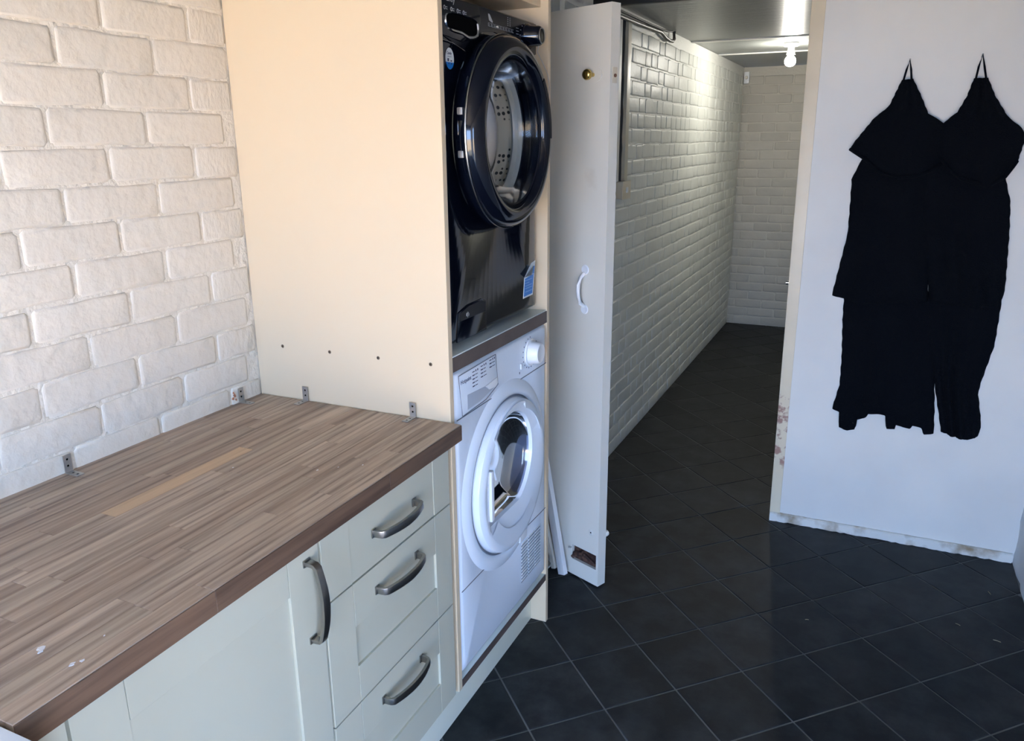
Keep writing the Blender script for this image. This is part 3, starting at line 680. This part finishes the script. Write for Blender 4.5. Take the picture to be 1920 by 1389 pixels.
# door
door = rel(MB().lathe([(.001, .222), (.004, .229), (.030, .2325), (.052, .228), (.066, .214), (.070, .200), (.069, .189), (.062, .180), (.050, .176), (.030, .174)], (WX, *WC), 'x', 110).build('door', 'black_gloss', smooth=80), wm)
MB().lathe([(.0335, .2326), (.036, .2336), (.0385, .2324)], (WX, *WC), 'x', 110).build('rim_line', 'steel', door)
MB().lathe([(.0485, .1762), (.038, .169), (.010, .161), (-.018, .153), (-.036, .138), (-.047, .108), (-.052, .06), (-.053, .0)], (WX, *WC), 'x', 96).build('door_glass', 'glass', door, smooth=80)
MB().lathe([(.0500, .1762), (.0535, .1725), (.0500, .1690)], (WX, *WC), 'x', 96).build('glass_ring', 'black_panel', door)
MB().lathe([(.0698, .194), (.0715, .197), (.0718, .204), (.0700, .2085), (.0660, .2105)], (WX, *WC), 'x', 30, a0=math.radians(-3), a1=math.radians(42)).build('door_handle', 'black_matte', door, smooth=60)
for z, hh, k_ in ((1.639, .008, 'zinc'), (1.603, .016, 'chrome'), (1.545, .008, 'zinc')):
    MB().box(WX + .016, WX + .030, 0.0905, 0.108, z - hh, z + hh).build('hinge_cap', k_, door, bevel=.003)
# stickers, filter flap, string
st = rel(MB().lathe([(0, 0), (.0006, 0), (.0006, 1.0)], (0, 0, 0), 'x', 40).build('oval_sticker', 'sticker_white'), wm)
st.scale = (1, 0.0195, 0.0225); st.location = (WX + .0002, 0.093, 1.750)
bl = []
for i in range(17):
    a = PI + 0.35 + (PI - 0.70) * i / 16; bl.append((0.093 + .0193 * math.cos(a), 1.750 + .0223 * math.sin(a)))
ps = rel(MB().prism(bl, 'x', WX + .0007, WX + .0011).build('sticker_band', 'sticker_blue', smooth=0), wm)
text('sticker_lettering', 'Candy', 0.0085, (WX + .0010, 0.080, 1.7585), 'print_dark', wm)
ic = MB()
for y, z, a, b in ((.084, 1.7535, .018, .0008), (.083, 1.744, .006, .006), (.086, 1.738, .004, .003), (.097, 1.744, .006, .003), (.098, 1.738, .005, .003)): ic.box(WX + .0008, WX + .0012, y, y + a, z, z + b)
rel(ic.build('sticker_print', 'print_dark', smooth=0), wm)
lb = rel(MB().prism([(0.489, 1.137), (0.558, 1.138), (0.578, 1.2365), (0.548, 1.232), (0.498, 1.196)], 'x', WX + .0002, WX + .0008).build('energy_label', 'sticker_white', smooth=0), wm)
MB().prism([(0.493, 1.142), (0.554, 1.143), (0.566, 1.199), (0.502, 1.193)], 'x', WX + .0008, WX + .0011).build('blue_field', 'sticker_blue', lb, smooth=0)
MB().prism([(0.556, 1.199), (0.567, 1.200), (0.573, 1.222), (0.560, 1.220)], 'x', WX + .0008, WX + .0011).build('blue_field', 'sticker_blue', lb, smooth=0)
ic = MB()
for z in (1.186, 1.178, 1.170, 1.163, 1.153): ic.box(WX + .0011, WX + .0014, .502, .502 + (.05 if z != 1.178 else .03), z, z + .0022)
ic.build('label_print', 'sticker_light', lb, smooth=0)
MB().add([(WX + .0015, .500, 1.197), (WX + .0015, .553, 1.203), (WX + .012, .540, 1.229), (WX + .006, .546, 1.231), (WX + .020, .506, 1.205)], [(0, 1, 2, 4), (1, 3, 2)]).build('curled_corner', 'sticker_white', lb)
ff_ = rel(MB().prism([(0.088, 1.100), (0.250, 1.100), (0.250, 1.176), (0.225, 1.186), (0.150, 1.184), (0.098, 1.172)], 'x', WX - .001, WX + .0022).build('filter_flap', 'black_gloss', bevel=.0012), wm)
MB().lathe([(0, .0), (.0012, .006), (0, .0075)], (WX + .0024, .145, 1.160), 'x', 18).build('flap_screw', 'chrome', ff_)
MB().prism([(0.100, 1.150), (0.245, 1.150), (0.246, 1.174), (0.222, 1.182), (0.152, 1.180), (0.104, 1.168)], 'x', WX + .0021, WX + .0024).build('flap_recess', 'black_matte', ff_, smooth=0)
tg = MB().tube([(WX + .047, 0.500, 1.842), (WX + .050, 0.495, 1.825), (WX + .030, 0.522, 1.800), (WX + .040, 0.535, 1.775), (WX + .045, .560, 1.745), (WX + .040, 0.585, 1.715), (WX + .030, .603, 1.690)], 0.0009, 6).build('string', 'print_grey')
tag(tg, 'thin pale string hanging down from the dial of the black washing machine', 'string')

# ---- tumble dryer (white, lower)
DX = 0.583; DC = (0.312, 0.668)
td = thing('tumble_dryer', (0.3, 0.31, 0.186), 'white tumble dryer with round window, under the black washing machine', 'tumble dryer')
rel(shell(DX, 0.0215, 0.6035, 0.205, 1.040, DC[0], DC[1], 0.205, rad=0.018).build('body', 'white_app', smooth=50), td)
for x, y in ((0.545, 0.07), (0.545, 0.555), (0.10, 0.07), (0.10, 0.555)): rel(MB().lathe([(0, 0), (0, 0.016), (0.020, 0.016), (0.020, 0)], (x, y, 0.1862), 'z', 14).build('foot', 'black_matte'), td)
for pts in (([(DX + .0004, .030, .921), (DX + .0004, .598, .921)]), ([(DX + .0004, .030, .448), (DX + .0004, .20, .447)]), ([(DX + .0004, .42, .438), (DX + .0004, .598, .434)])):
    rel(MB().tube(pts, 0.0014, 6).build('seam', 'seam'), td)
# raised surround and door
rel(MB().lathe([(-.002, .276), (.004, .266), (.0085, .252), (.0100, .243), (.0085, .234), (.002, .2285)], (DX, *DC), 'x', 100).build('door_surround', 'white_app', smooth=80), td)
rel(MB().lathe([(.0045, .2290), (.0045, .2240)], (DX, *DC), 'x', 100).build('door_gap', 'seam'), td)
# door leaf: annulus between the D-shaped window and the round rim
GC = (0.302, 0.712)
def win(a):
    c_, s1 = math.cos(a), math.sin(a); r = 0.140
    if s1 < 0:
        r = min(r if c_ >= 0 else 0.140 / max(abs(c_), 1e-6), 0.132 / max(-s1, 1e-6))
        if c_ >= 0: r = min(r, 0.140)
    return r
A = sorted(set([2 * PI * i / 120 for i in range(120)] + [math.atan2(-.132, -.140) % (2 * PI)])); v = []; K = 0
for a in A:
    c_, s1 = math.cos(a), math.sin(a); w0 = win(a)
    iy, iz = GC[0] + w0 * c_, GC[1] + w0 * s1
    # outer circle hit from the window centre
    oy, oz = GC[0] - DC[0], GC[1] - DC[1]; b_ = oy * c_ + oz * s1; RO = 0.2225; t = -b_ + math.sqrt(b_ * b_ - (oy * oy + oz * oz - RO * RO))
    ey, ez = GC[0] + t * c_, GC[1] + t * s1; ux, uz = (ey - DC[0]) / RO, (ez - DC[1]) / RO
    row = [(DX + .004, iy, iz), (DX + .020, GC[0] + (w0 + .004) * c_, GC[1] + (w0 + .004) * s1)]
    mid = 0.35 if s1 < 0 else 0.55
    my, mz = (iy + (ey - iy) * mid), (iz + (ez - iz) * mid)
    row.append((DX + .027, my, mz))
    row += [(DX + .0300, DC[0] + ux * .192, DC[1] + uz * .192) if (w0 < t - .045) else (DX + .0300, iy + (ey - iy) * .75, iz + (ez - iz) * .75),
            (DX + .0295, DC[0] + ux * .206, DC[1] + uz * .206), (DX + .022, DC[0] + ux * .218, DC[1] + uz * .218), (DX + .006, ey, ez), (DX + .002, ey, ez)]
    K = len(row); v += row
n = len(A)
dl = rel(MB().add(v, [(i * K + j, ((i + 1) % n) * K + j, ((i + 1) % n) * K + j + 1, i * K + j + 1) for i in range(n) for j in range(K - 1)]).build('door', 'white_app', smooth=38), td)
v = []; 
SC = (1.0, .985, .95, .88, .75, .55, .3); DP = (.010, .002, -.008, -.020, -.032, -.040, -.044)
for s_i, sc2 in enumerate(SC):
    for a in A: v.append((DX + DP[s_i], GC[0] + win(a) * sc2 * math.cos(a), GC[1] + win(a) * sc2 * math.sin(a)))
fs_ = [(s_i * n + i, s_i * n + (i + 1) % n, (s_i + 1) * n + (i + 1) % n, (s_i + 1) * n + i) for s_i in range(len(SC) - 1) for i in range(n)] + [tuple((len(SC) - 1) * n + i for i in range(n))]
MB().add(v, fs_).build('door_window', 'glass_blue', dl, smooth=60)
MB().lathe([(.031, .148), (.0315, .196)], (DX, DC[0], DC[1]), 'x', 24, a0=math.radians(215), a1=math.radians(312)).build('lower_scoop', 'white_app', dl, smooth=80)
MB().box(DX + .020, DX + .034, 0.146, 0.162, 0.600, 0.745).build('door_grip', 'white_plastic', dl, bevel=.004)
MB().lathe([(-.012, .206), (-.08, .195), (-.10, .225), (-.34, .230), (-.345, .0)], (DX, *DC), 'x', 64).build('drum', mat('dull_drum_steel', (0.55, 0.58, 0.62), 0.4), None)
for o in list(col.objects):
    if o.name.startswith('drum') and o.parent is None: rel(o, td)
rel(MB().box(DX + .001, DX + .012, .375, .425, .418, .446).build('door_catch', 'white_plastic', bevel=.004), td)
# control fascia
fp = rel(MB().prism([(.042, 1.030), (.243, 1.034), (.252, 0.985), (.256, .950), (.185, .931), (.058, .926)], 'x', DX, DX + .0022).build('drawer_front', 'white_app', bevel=.001), td)
MB().tube([(DX + .002, .040, 1.0315), (DX + .002, .245, 1.0355), (DX + .002, .258, .950), (DX + .002, .186, .929), (DX + .002, .056, .924), (DX + .002, .040, 1.0315)], .0009, 5).build('drawer_seam', 'seam', fp)
MB().prism([(.083, .972), (.180, .966), (.246, .972), (.250, .958), (.235, .948), (.150, .935), (.083, .933)], 'x', DX + .0018, DX + .0026).build('grip_recess', mat('recess_grey_blue', (0.40, 0.44, 0.50), 0.3), fp, bevel=.0003)
MB().prism([(.180, .966), (.248, .973), (.252, .956), (.236, .949), (.200, .952)], 'x', DX + .0026, DX + .0050).build('grip_lip', 'white_plastic', fp, bevel=.001)
text('brand_lettering', 'Hotpoint', 0.0150, (DX + .0024, .050, 1.0065), 'print_dark', td)
ic = MB(); q = random.Random(4)
for cx_, n_ in ((.112, 5), (.158, 4), (.208, 3)):
    for i in range(n_):
        z = 1.021 - i * .0095 + (cx_ - .112) * .06
        ic.box(DX + .0022, DX + .0026, cx_, cx_ + .012, z, z + (.0022 if i == 0 else .0028))
        if i: ic.box(DX + .0022, DX + .0026, cx_ + .015, cx_ + .027 + q.uniform(0, .006), z + .0005, z + .0022)
        else: ic.box(DX + .0022, DX + .0026, cx_ + .017, cx_ + .021, z - .001, z + .004); ic.box(DX + .0022, DX + .0026, cx_ + .027, cx_ + .031, z - .001, z + .004)
rel(ic.build('programme_print', 'print_dark', smooth=0), td)
KC = (0.478, 0.984)
kd = rel(MB().lathe([(0, .0), (0, .040), (.004, .040), (.005, .034), (.030, .031), (.035, .027), (.033, .012), (.033, .0)], (DX, *KC), 'x', 44).build('timer_dial', 'white_plastic', smooth=45), td)
ic = MB()
for i in range(17):
    a = math.radians(-30 + i * 300 / 16 + 120); y, z = KC[0] + .052 * math.cos(a), KC[1] + .045 * math.sin(a); ic.box(DX + .0001, DX + .0006, y - .0018, y + .0018, z - .0018, z + .0018)
ic.box(DX + .0001, DX + .0006, .572, .578, .957, .960); ic.box(DX + .0001, DX + .0006, .400, .404, .938, .944)
rel(ic.build('dial_print', 'print_dark', smooth=0), td)
rel(MB().box(DX, DX + .004, .407, .415, .950, .966).build('start_button', 'white_plastic', bevel=.001), td)
vt = MB()
for i in range(12):
    z = .395 - i * .0112
    for (ya, yb) in ((.408, .452), (.462, .506), (.512, .552)): vt.box(DX + .0002, DX + .0024, ya, yb, z - .0012, z + .0024)
rel(vt.build('vent_louvre', 'white_plastic', smooth=0), td)
vt = MB()
for i in range(12):
    z = .3895 - i * .0112
    for (ya, yb) in ((.406, .454), (.460, .508), (.510, .554)): vt.box(DX + .0001, DX + .0007, ya, yb, z - .0015, z + .0012)
rel(vt.build('vent_slot', 'seam', smooth=0), td)

# ---------------------------------------------------------------- old door standing open behind the housing
dz = [MB()]
d1 = MB(); Wd = 0.70
d1.box(0, Wd, -.040, 0, .122, 1.956); d1.box(0, Wd, -.040, 0, 0, .064); d1.box(0, .010, -.040, 0, .064, .122); d1.box(.128, Wd, -.040, 0, .064, .122); d1.box(.010, .128, -.040, -.016, .064, .122)
D = d1.build('door_1', 'door_paint', kind='structure', smooth=0)
D.location = (0.676, 0.876, 0.010)
# local x runs from the free edge back towards the brick wall, local -y is the far side, +y faces the camera
D.rotation_euler = (0, 0, math.atan2(0.389, -0.921))
MB().lathe([(0, .0), (0, .0065), (.010, .006), (.016, .0115), (.022, .0155), (.030, .0165), (.036, .0125), (.038, .0)], (.070, 0, 1.757), 'y', 32).build('knob', 'brass', D, smooth=60)
MB().lathe([(.0, .020), (.002, .020), (.002, .015)], (.052, 0, 1.757), 'y', 32).build('rose', 'door_paint', D)
MB().box(-.0018, .0002, -.030, -.010, 1.730, 1.776).build('latch_plate', 'switch', D, bevel=.0008)
MB().lathe([(-.004, .0), (-.004, .005), (0, .006)], (-.0005, -.020, 1.752), 'x', 16).build('latch_bolt', 'rust', D)
hp = [(.088, .004, 1.140), (.088, .022, 1.128), (.088, .032, 1.105), (.088, .034, 1.085), (.088, .032, 1.065), (.088, .022, 1.042), (.088, .004, 1.030)]
ph_ = MB().tube(hp, .0065, 10).build('pull_handle', 'white_plastic', D, smooth=60)
for z in (1.152, 1.018): MB().lathe([(0, .0), (.003, .014), (0, .0165)], (.088, 0, z), 'y', 20).build('handle_plate', 'white_plastic', ph_)
MB().lathe([(.0, .0), (.0012, .010), (.0, .0125)], (.037, 0, .205), 'y', 20).build('screw_cover', 'door_paint', D)
MB().lathe([(.0014, .0), (.0014, .003)], (.037, 0, .205), 'y', 12).build('screw_hole', 'dark', D)
rb_ = MB(); rb_.box(.012, .126, -.0155, -.010, .066, .120); rb_.tube([(.016, -.006, .078), (.075, -.006, .100)], .006, 10); rb_.tube([(.075, -.004, .103), (.120, -.004, .085)], .010, 10); rb_.tube([(.118, -.006, .086), (.124, .004, .072)], .007, 8)
rb_.build('rusted_bolt', 'rust', D, smooth=50)
MB().tube([(.132, 0, .108), (.138, .010, .110)], .003, 8).build('spindle', 'zinc', D)
MB().lathe([(0, .0), (-.0, .008), (-.006, .012), (-.016, .011), (-.020, .0)], (.010, -.040, .195), 'y', 20).build('far_knob', 'door_paint', D, smooth=60)

# battens and strips between housing and door
def beam(name, a, b, w1, w2, mt, label, cat):
    a = Vector(a); b = Vector(b); d = (b - a).normalized(); u = Vector((1, -0.35, 0)); u = (u - d * u.dot(d)).normalized(); q = d.cross(u)
    v = []
    for p in (a, b):
        for su, sq in ((-1, -1), (1, -1), (1, 1), (-1, 1)): v.append(p + u * (w1 / 2 * su) + q * (w2 / 2 * sq) if p is not a else p + u * (w1 / 2 * su) + q * (w2 / 2 * sq))
    o = MB().add(v, [(0, 1, 2, 3), (7, 6, 5, 4), (0, 4, 5, 1), (1, 5, 6, 2), (2, 6, 7, 3), (3, 7, 4, 0)]).build(name, mt, bevel=.001)
    return tag(o, label, cat)
beam('batten', (.535, .893, .020), (.40, .955, .62), .030, .020, 'white_plastic', 'white batten leaning against the open door, its foot on the dark tiles', 'batten')
beam('batten', (.487, .925, .016), (.36, .985, .50), .018, .014, 'door_paint', 'thin cream batten just left of the thicker leaning white one', 'batten')
t = thing('cable_bundle', (.43, .90, HT), 'bundle of thin white cable loops lying on the floor behind the housing', 'cable')
for i in range(5):
    pts = [(.415 + (.048 + .004 * i) * math.cos(a), .90 + (.045 + .003 * i) * math.sin(a), .008 + .0075 * i + .004 * math.sin(a * 2 + i)) for a in [2 * PI * k / 24 for k in range(25)]]
    rel(MB().tube(pts, .0034, 7, caps=False).build('loop', 'white_cable', smooth=60), t)

# ---------------------------------------------------------------- passage services
tr = thing('cable_trunking', (XP, 2.15, 1.39), 'cream vertical trunking above the old switch in the passage', 'trunking')
rel(MB().box(XP - .001, XP + .020, 2.150, 2.200, 1.388, 2.095).build('cover', 'trunk', bevel=.002), tr)
rel(MB().box(XP - .001, XP + .012, 2.040, 2.085, 1.388, 2.10).build('side_strip', 'paint2', bevel=.002), tr)
q = random.Random(9); pts = [(XP + .010, 2.108 + q.uniform(-.006, .006), 1.388 + i * .05) for i in range(15)]
rel(MB().tube(pts, .007, 8).build('old_cable', 'black_matte'), tr)
sw = thing('light_switch', (XP, 2.14, 1.31), 'yellowed surface mounted switch box in the passage beside the door edge', 'switch')
rel(MB().box(XP, XP + .032, 2.075, 2.200, 1.308, 1.386).build('back_box', 'switch', bevel=.003), sw)
rel(MB().box(XP + .032, XP + .038, 2.072, 2.203, 1.305, 1.389).build('face_plate', 'switch', bevel=.002), sw)
rel(MB().box(XP + .038, XP + .044, 2.125, 2.145, 1.335, 1.360).build('rocker', 'white_plastic', bevel=.001), sw)
pp = [(XP + .02, 1.75, 2.090), (XP + .02, 2.02, 2.090), (XP + .02, 2.33, 2.094), (XP + .02, 2.72, 2.102), (XP + .022, 2.80, 2.086), (XP + .025, 2.88, 2.078), (XP + .025, 2.95, 2.082), (XP + .024, 2.985, 2.096), (XP + .02, 2.99, 2.134)]
pi_ = MB().tube(pp, .009, 10).build('conduit_pipe', 'cable', smooth=60); tag(pi_, 'dark metal conduit running along the top of the passage wall and bending up', 'pipe')
o = MB().tube([(XP + .012, 1.75, 2.115), (XP + .012, 2.5, 2.118), (XP + .014, 2.85, 2.122), (XP + .02, 2.95, 2.131)], .005, 8).build('cable', 'black_matte', smooth=60); tag(o, 'thin black cable just above the dark conduit in the passage', 'cable')
o = MB().box(0.345, 1.15, 1.655, 1.685, 2.078, 2.108).build('curtain_rail', 'black_bar', bevel=.004); tag(o, 'black rail under the ceiling above the open door', 'rail')
for nm, ya, yb, zz, mt, lab in (('ceiling_batten', 3.500, 3.536, CE, 'white_cable', 'nearer pale joint strip across the passage ceiling'), ('ceiling_batten', 4.335, 4.362, CE, 'white_cable', 'farther pale joint strip across the passage ceiling, behind the lamp')):
    tag(MB().box(XP + .004, XPR, ya, yb, zz - .008, zz).build(nm, mt, bevel=.002), lab, 'batten')
# lamp
LX, LY = 0.858, 3.88
lp = thing('ceiling_lamp', (LX, LY, CE), 'lit bare bulb in a white batten holder on the passage ceiling', 'lamp')
rel(MB().lathe([(0, .0), (0, .044), (-.016, .044), (-.020, .038), (-.022, .0)], (LX, LY, CE), 'z', 36).build('base', 'white_plastic', smooth=50), lp)
rel(MB().lathe([(-.022, .020), (-.050, .022), (-.054, .026), (-.066, .026), (-.067, .016)], (LX, LY, CE), 'z', 28).build('holder', 'white_plastic', smooth=50), lp)
rel(MB().lathe([(-.060, .014), (-.074, .017), (-.088, .029), (-.104, .0335), (-.120, .030), (-.132, .018), (-.136, .0)], (LX, LY, CE), 'z', 32).build('bulb', 'bulb', smooth=80), lp)
sn = thing('wall_sensor', (.350, 5.46, 2.05), 'small white box high in the far corner of the passage', 'sensor')
rel(MB().box(.335, .375, 5.445, 5.482, 2.01, 2.10).build('housing', 'white_plastic', bevel=.006), sn)
rel(MB().lathe([(0, .0), (-.006, .010), (0, .014)], (.355, 5.445, 2.055), 'y', 16).build('lens', 'door_paint'), sn)

# ---------------------------------------------------------------- white appliance corner at lower left
ap = thing('white_appliance', (0.37, -1.40, 0), 'white topped appliance, only its corner showing at the near end of the worktop', 'appliance')  # unidentified white object, built as a plain appliance
rel(MB().box(0.02, 0.70, -1.70, -1.115, 0.02, 0.885).build('body', 'white_app', bevel=.008), ap)
rel(MB().box(0.012, 0.715, -1.71, -1.1065, 0.888, 0.929).build('lid', 'white_app', bevel=.006), ap)

# ---------------------------------------------------------------- garments on the partition
def lerp_chain(ch, t):
    """ch: list of (x,z) ; t in 0..1 by z"""
    z0, z1 = ch[0][1], ch[-1][1]; z = z0 + (z1 - z0) * t
    for (xa, za), (xb, zb) in zip(ch[:-1], ch[1:]):
        if (za - z) * (zb - z) <= 0 and abs(za - zb) > 1e-9:
            u = (za - z) / (za - zb); return (xa + (xb - xa) * u, z)
    return ch[-1]
def hem_at(ch, u):
    x0, x1 = ch[0][0], ch[-1][0]; x = x0 + (x1 - x0) * u
    for (xa, za), (xb, zb) in zip(ch[:-1], ch[1:]):
        if xa <= x <= xb:
            s = (x - xa) / max(xb - xa, 1e-9); return (x, za + (zb - za) * s)
    return ch[-1]
def tier(name, left, right, hem, base, depth, folds, seed, parent, nu=72, nv=34, spread=1.0):
    q = random.Random(seed); ph1, ph2 = q.uniform(0, 6), q.uniform(0, 6); v = []
    for j in range(nv + 1):
        t = j / nv; L_ = lerp_chain(left, t); R_ = lerp_chain(right, t)
        for i in range(nu + 1):
            u = i / nu; h = hem_at(hem, u); l1, r1 = left[-1], right[-1]
            x = L_[0] * (1 - u) + R_[0] * u; z = L_[1] * (1 - u) + R_[1] * u
            hz = h[1] - (l1[1] * (1 - u) + r1[1] * u); z += hz * t ** 1.5
            edge = math.sin(PI * min(max(u, 0), 1)) ** 0.5
            fold = 0.5 + 0.5 * math.sin(u * folds * 2 * PI + ph1 + 0.7 * math.sin(3 * t + ph2)); fold2 = 0.5 + 0.5 * math.sin(u * folds * 4.7 + ph2 + 2 * t)
            d = base + edge * depth * (0.35 + 0.65 * t ** 0.6) * (0.45 + 0.4 * fold + 0.25 * fold2)
            v.append((x + 0.0012 * math.sin(j * 1.9 + i), YP - d, z))
    f = [(j * (nu + 1) + i, j * (nu + 1) + i + 1, (j + 1) * (nu + 1) + i + 1, (j + 1) * (nu + 1) + i) for j in range(nv) for i in range(nu)]
    o = MB().add(v, f).build(name, 'fabric', smooth=80)
    sm = o.modifiers.new('thickness', 'SOLIDIFY'); sm.thickness = 0.005; sm.offset = 1 if False else 0
    return rel(o, parent)
def garment(loc, label, skirt, middle, cape, loop, hook):
    g = thing('dress', loc, label, 'dress')
    tier('skirt', *skirt, 0.007, 0.028, 5, 11 + int(loc[0] * 100), g, nu=110)
    tier('peplum', *middle, 0.016, 0.036, 3.5, 22 + int(loc[0] * 100), g)
    tier('bodice', *cape, 0.028, 0.040, 2.5, 33 + int(loc[0] * 100), g)
    rel(MB().tube(loop, 0.0032, 8).build('strap_loop', 'fabric', smooth=60), g)
    # rolled hem of the bodice
    hz = cape[2]; pts = []
    for i in range(25):
        h = hem_at(hz, i / 24); u = i / 24; pts.append((h[0], YP - (.034 + math.sin(PI * u) ** .5 * .032), h[1] + .006))
    rel(MB().tube(pts, .0065, 8).build('rolled_hem', 'fabric', smooth=80), g)
    hk = MB().tube([(hook[0], YP + .002, hook[1] - .003), (hook[0], YP - .022, hook[1] - .003), (hook[0], YP - .026, hook[1] + .005)], .0022, 8).build('wall_hook', 'zinc'); return g, hk
g, hk = garment((1.50, YP - .02, .46), 'black tiered towelling dress hanging by its loop, nearer the doorway post',
    ([(1.372, 1.03), (1.378, .90), (1.390, .75), (1.394, .64), (1.376, .535)], [(1.66, 1.03), (1.69, .90), (1.73, .68), (1.741, .600)],
     [(1.376, .535), (1.404, .527), (1.407, .466), (1.437, .458), (1.467, .464), (1.468, .503), (1.497, .521), (1.508, .540), (1.568, .540), (1.577, .488), (1.605, .489), (1.608, .506), (1.660, .497), (1.664, .510), (1.700, .504), (1.706, .480), (1.741, .484)]),
    ([(1.392, 1.520), (1.356, 1.431), (1.360, 1.345), (1.363, 1.228), (1.331, .993)], [(1.600, 1.520), (1.615, 1.40), (1.630, 1.238), (1.657, 1.005)],
     [(1.331, .993), (1.373, .986), (1.446, .968), (1.50, .978), (1.568, .990), (1.61, .985), (1.657, .992)]),
    ([(1.483, 1.765), (1.452, 1.679), (1.408, 1.640), (1.348, 1.553), (1.339, 1.529)], [(1.514, 1.768), (1.545, 1.715), (1.575, 1.658), (1.629, 1.627), (1.640, 1.50)],
     [(1.339, 1.529), (1.389, 1.498), (1.447, 1.447), (1.501, 1.430), (1.560, 1.436), (1.601, 1.452), (1.640, 1.480)]),
    [(1.485, YP - .03, 1.757), (1.492, YP - .026, 1.80), (1.499, YP - .024, 1.831), (1.506, YP - .026, 1.80), (1.512, YP - .03, 1.76)], (1.499, 1.830))
tag(hk, 'small metal hook in the partition holding the dress nearer the doorway', 'hook', 'hooks on the partition')
g, hk = garment((1.78, YP - .02, .48), 'black tiered towelling dress hanging by its loop, nearer the right-hand corner',
    ([(1.640, 1.03), (1.66, .90), (1.722, .70), (1.757, .592)], [(1.890, 1.03), (1.891, .85), (1.868, .706), (1.864, .665), (1.891, .543), (1.888, .500)],
     [(1.757, .592), (1.7635, .590), (1.766, .500), (1.800, .490), (1.844, .481), (1.870, .487), (1.888, .500)]),
    ([(1.600, 1.50), (1.600, 1.40), (1.612, 1.239), (1.665, 1.01)], [(1.836, 1.50), (1.840, 1.436), (1.866, 1.356), (1.878, 1.248), (1.892, 1.063), (1.890, 1.022)],
     [(1.665, 1.005), (1.719, .990), (1.813, .984), (1.876, 1.002), (1.890, 1.022)]),
    ([(1.703, 1.763), (1.690, 1.707), (1.668, 1.656), (1.629, 1.620), (1.618, 1.569), (1.632, 1.500)], [(1.740, 1.763), (1.769, 1.705), (1.817, 1.636), (1.866, 1.597), (1.876, 1.563), (1.864, 1.489)],
     [(1.632, 1.500), (1.665, 1.460), (1.703, 1.430), (1.787, 1.406), (1.834, 1.436), (1.864, 1.489)]),
    [(1.706, YP - .03, 1.756), (1.710, YP - .026, 1.80), (1.717, YP - .024, 1.838), (1.727, YP - .026, 1.80), (1.738, YP - .03, 1.756)], (1.717, 1.836))
tag(hk, 'small metal hook in the partition holding the dress nearer the corner', 'hook', 'hooks on the partition')

# small dry straws on the tiles
for (x, y, a, L, lab) in ((1.389, .979, .3, .012, 'tiny straw fragment on the tiles in the middle of the floor'), (1.969, 1.416, 1.9, .020, 'tiny straw fragment on the tiles near the right wall corner'), (1.852, 1.155, 2.6, .016, 'tiny straw fragment, middle one of those lying in front of the dresses'), (1.960, 1.104, 2.9, .022, 'tiny straw fragment, nearest of those by the right wall')):
    c_, s1 = math.cos(a) * L / 2, math.sin(a) * L / 2
    tag(MB().tube([(x - c_, y - s1, .0042), (x, y, .0052), (x + c_, y + s1, .0042)], .0011, 6).build('straw_fragment', 'straw'), lab, 'straw')
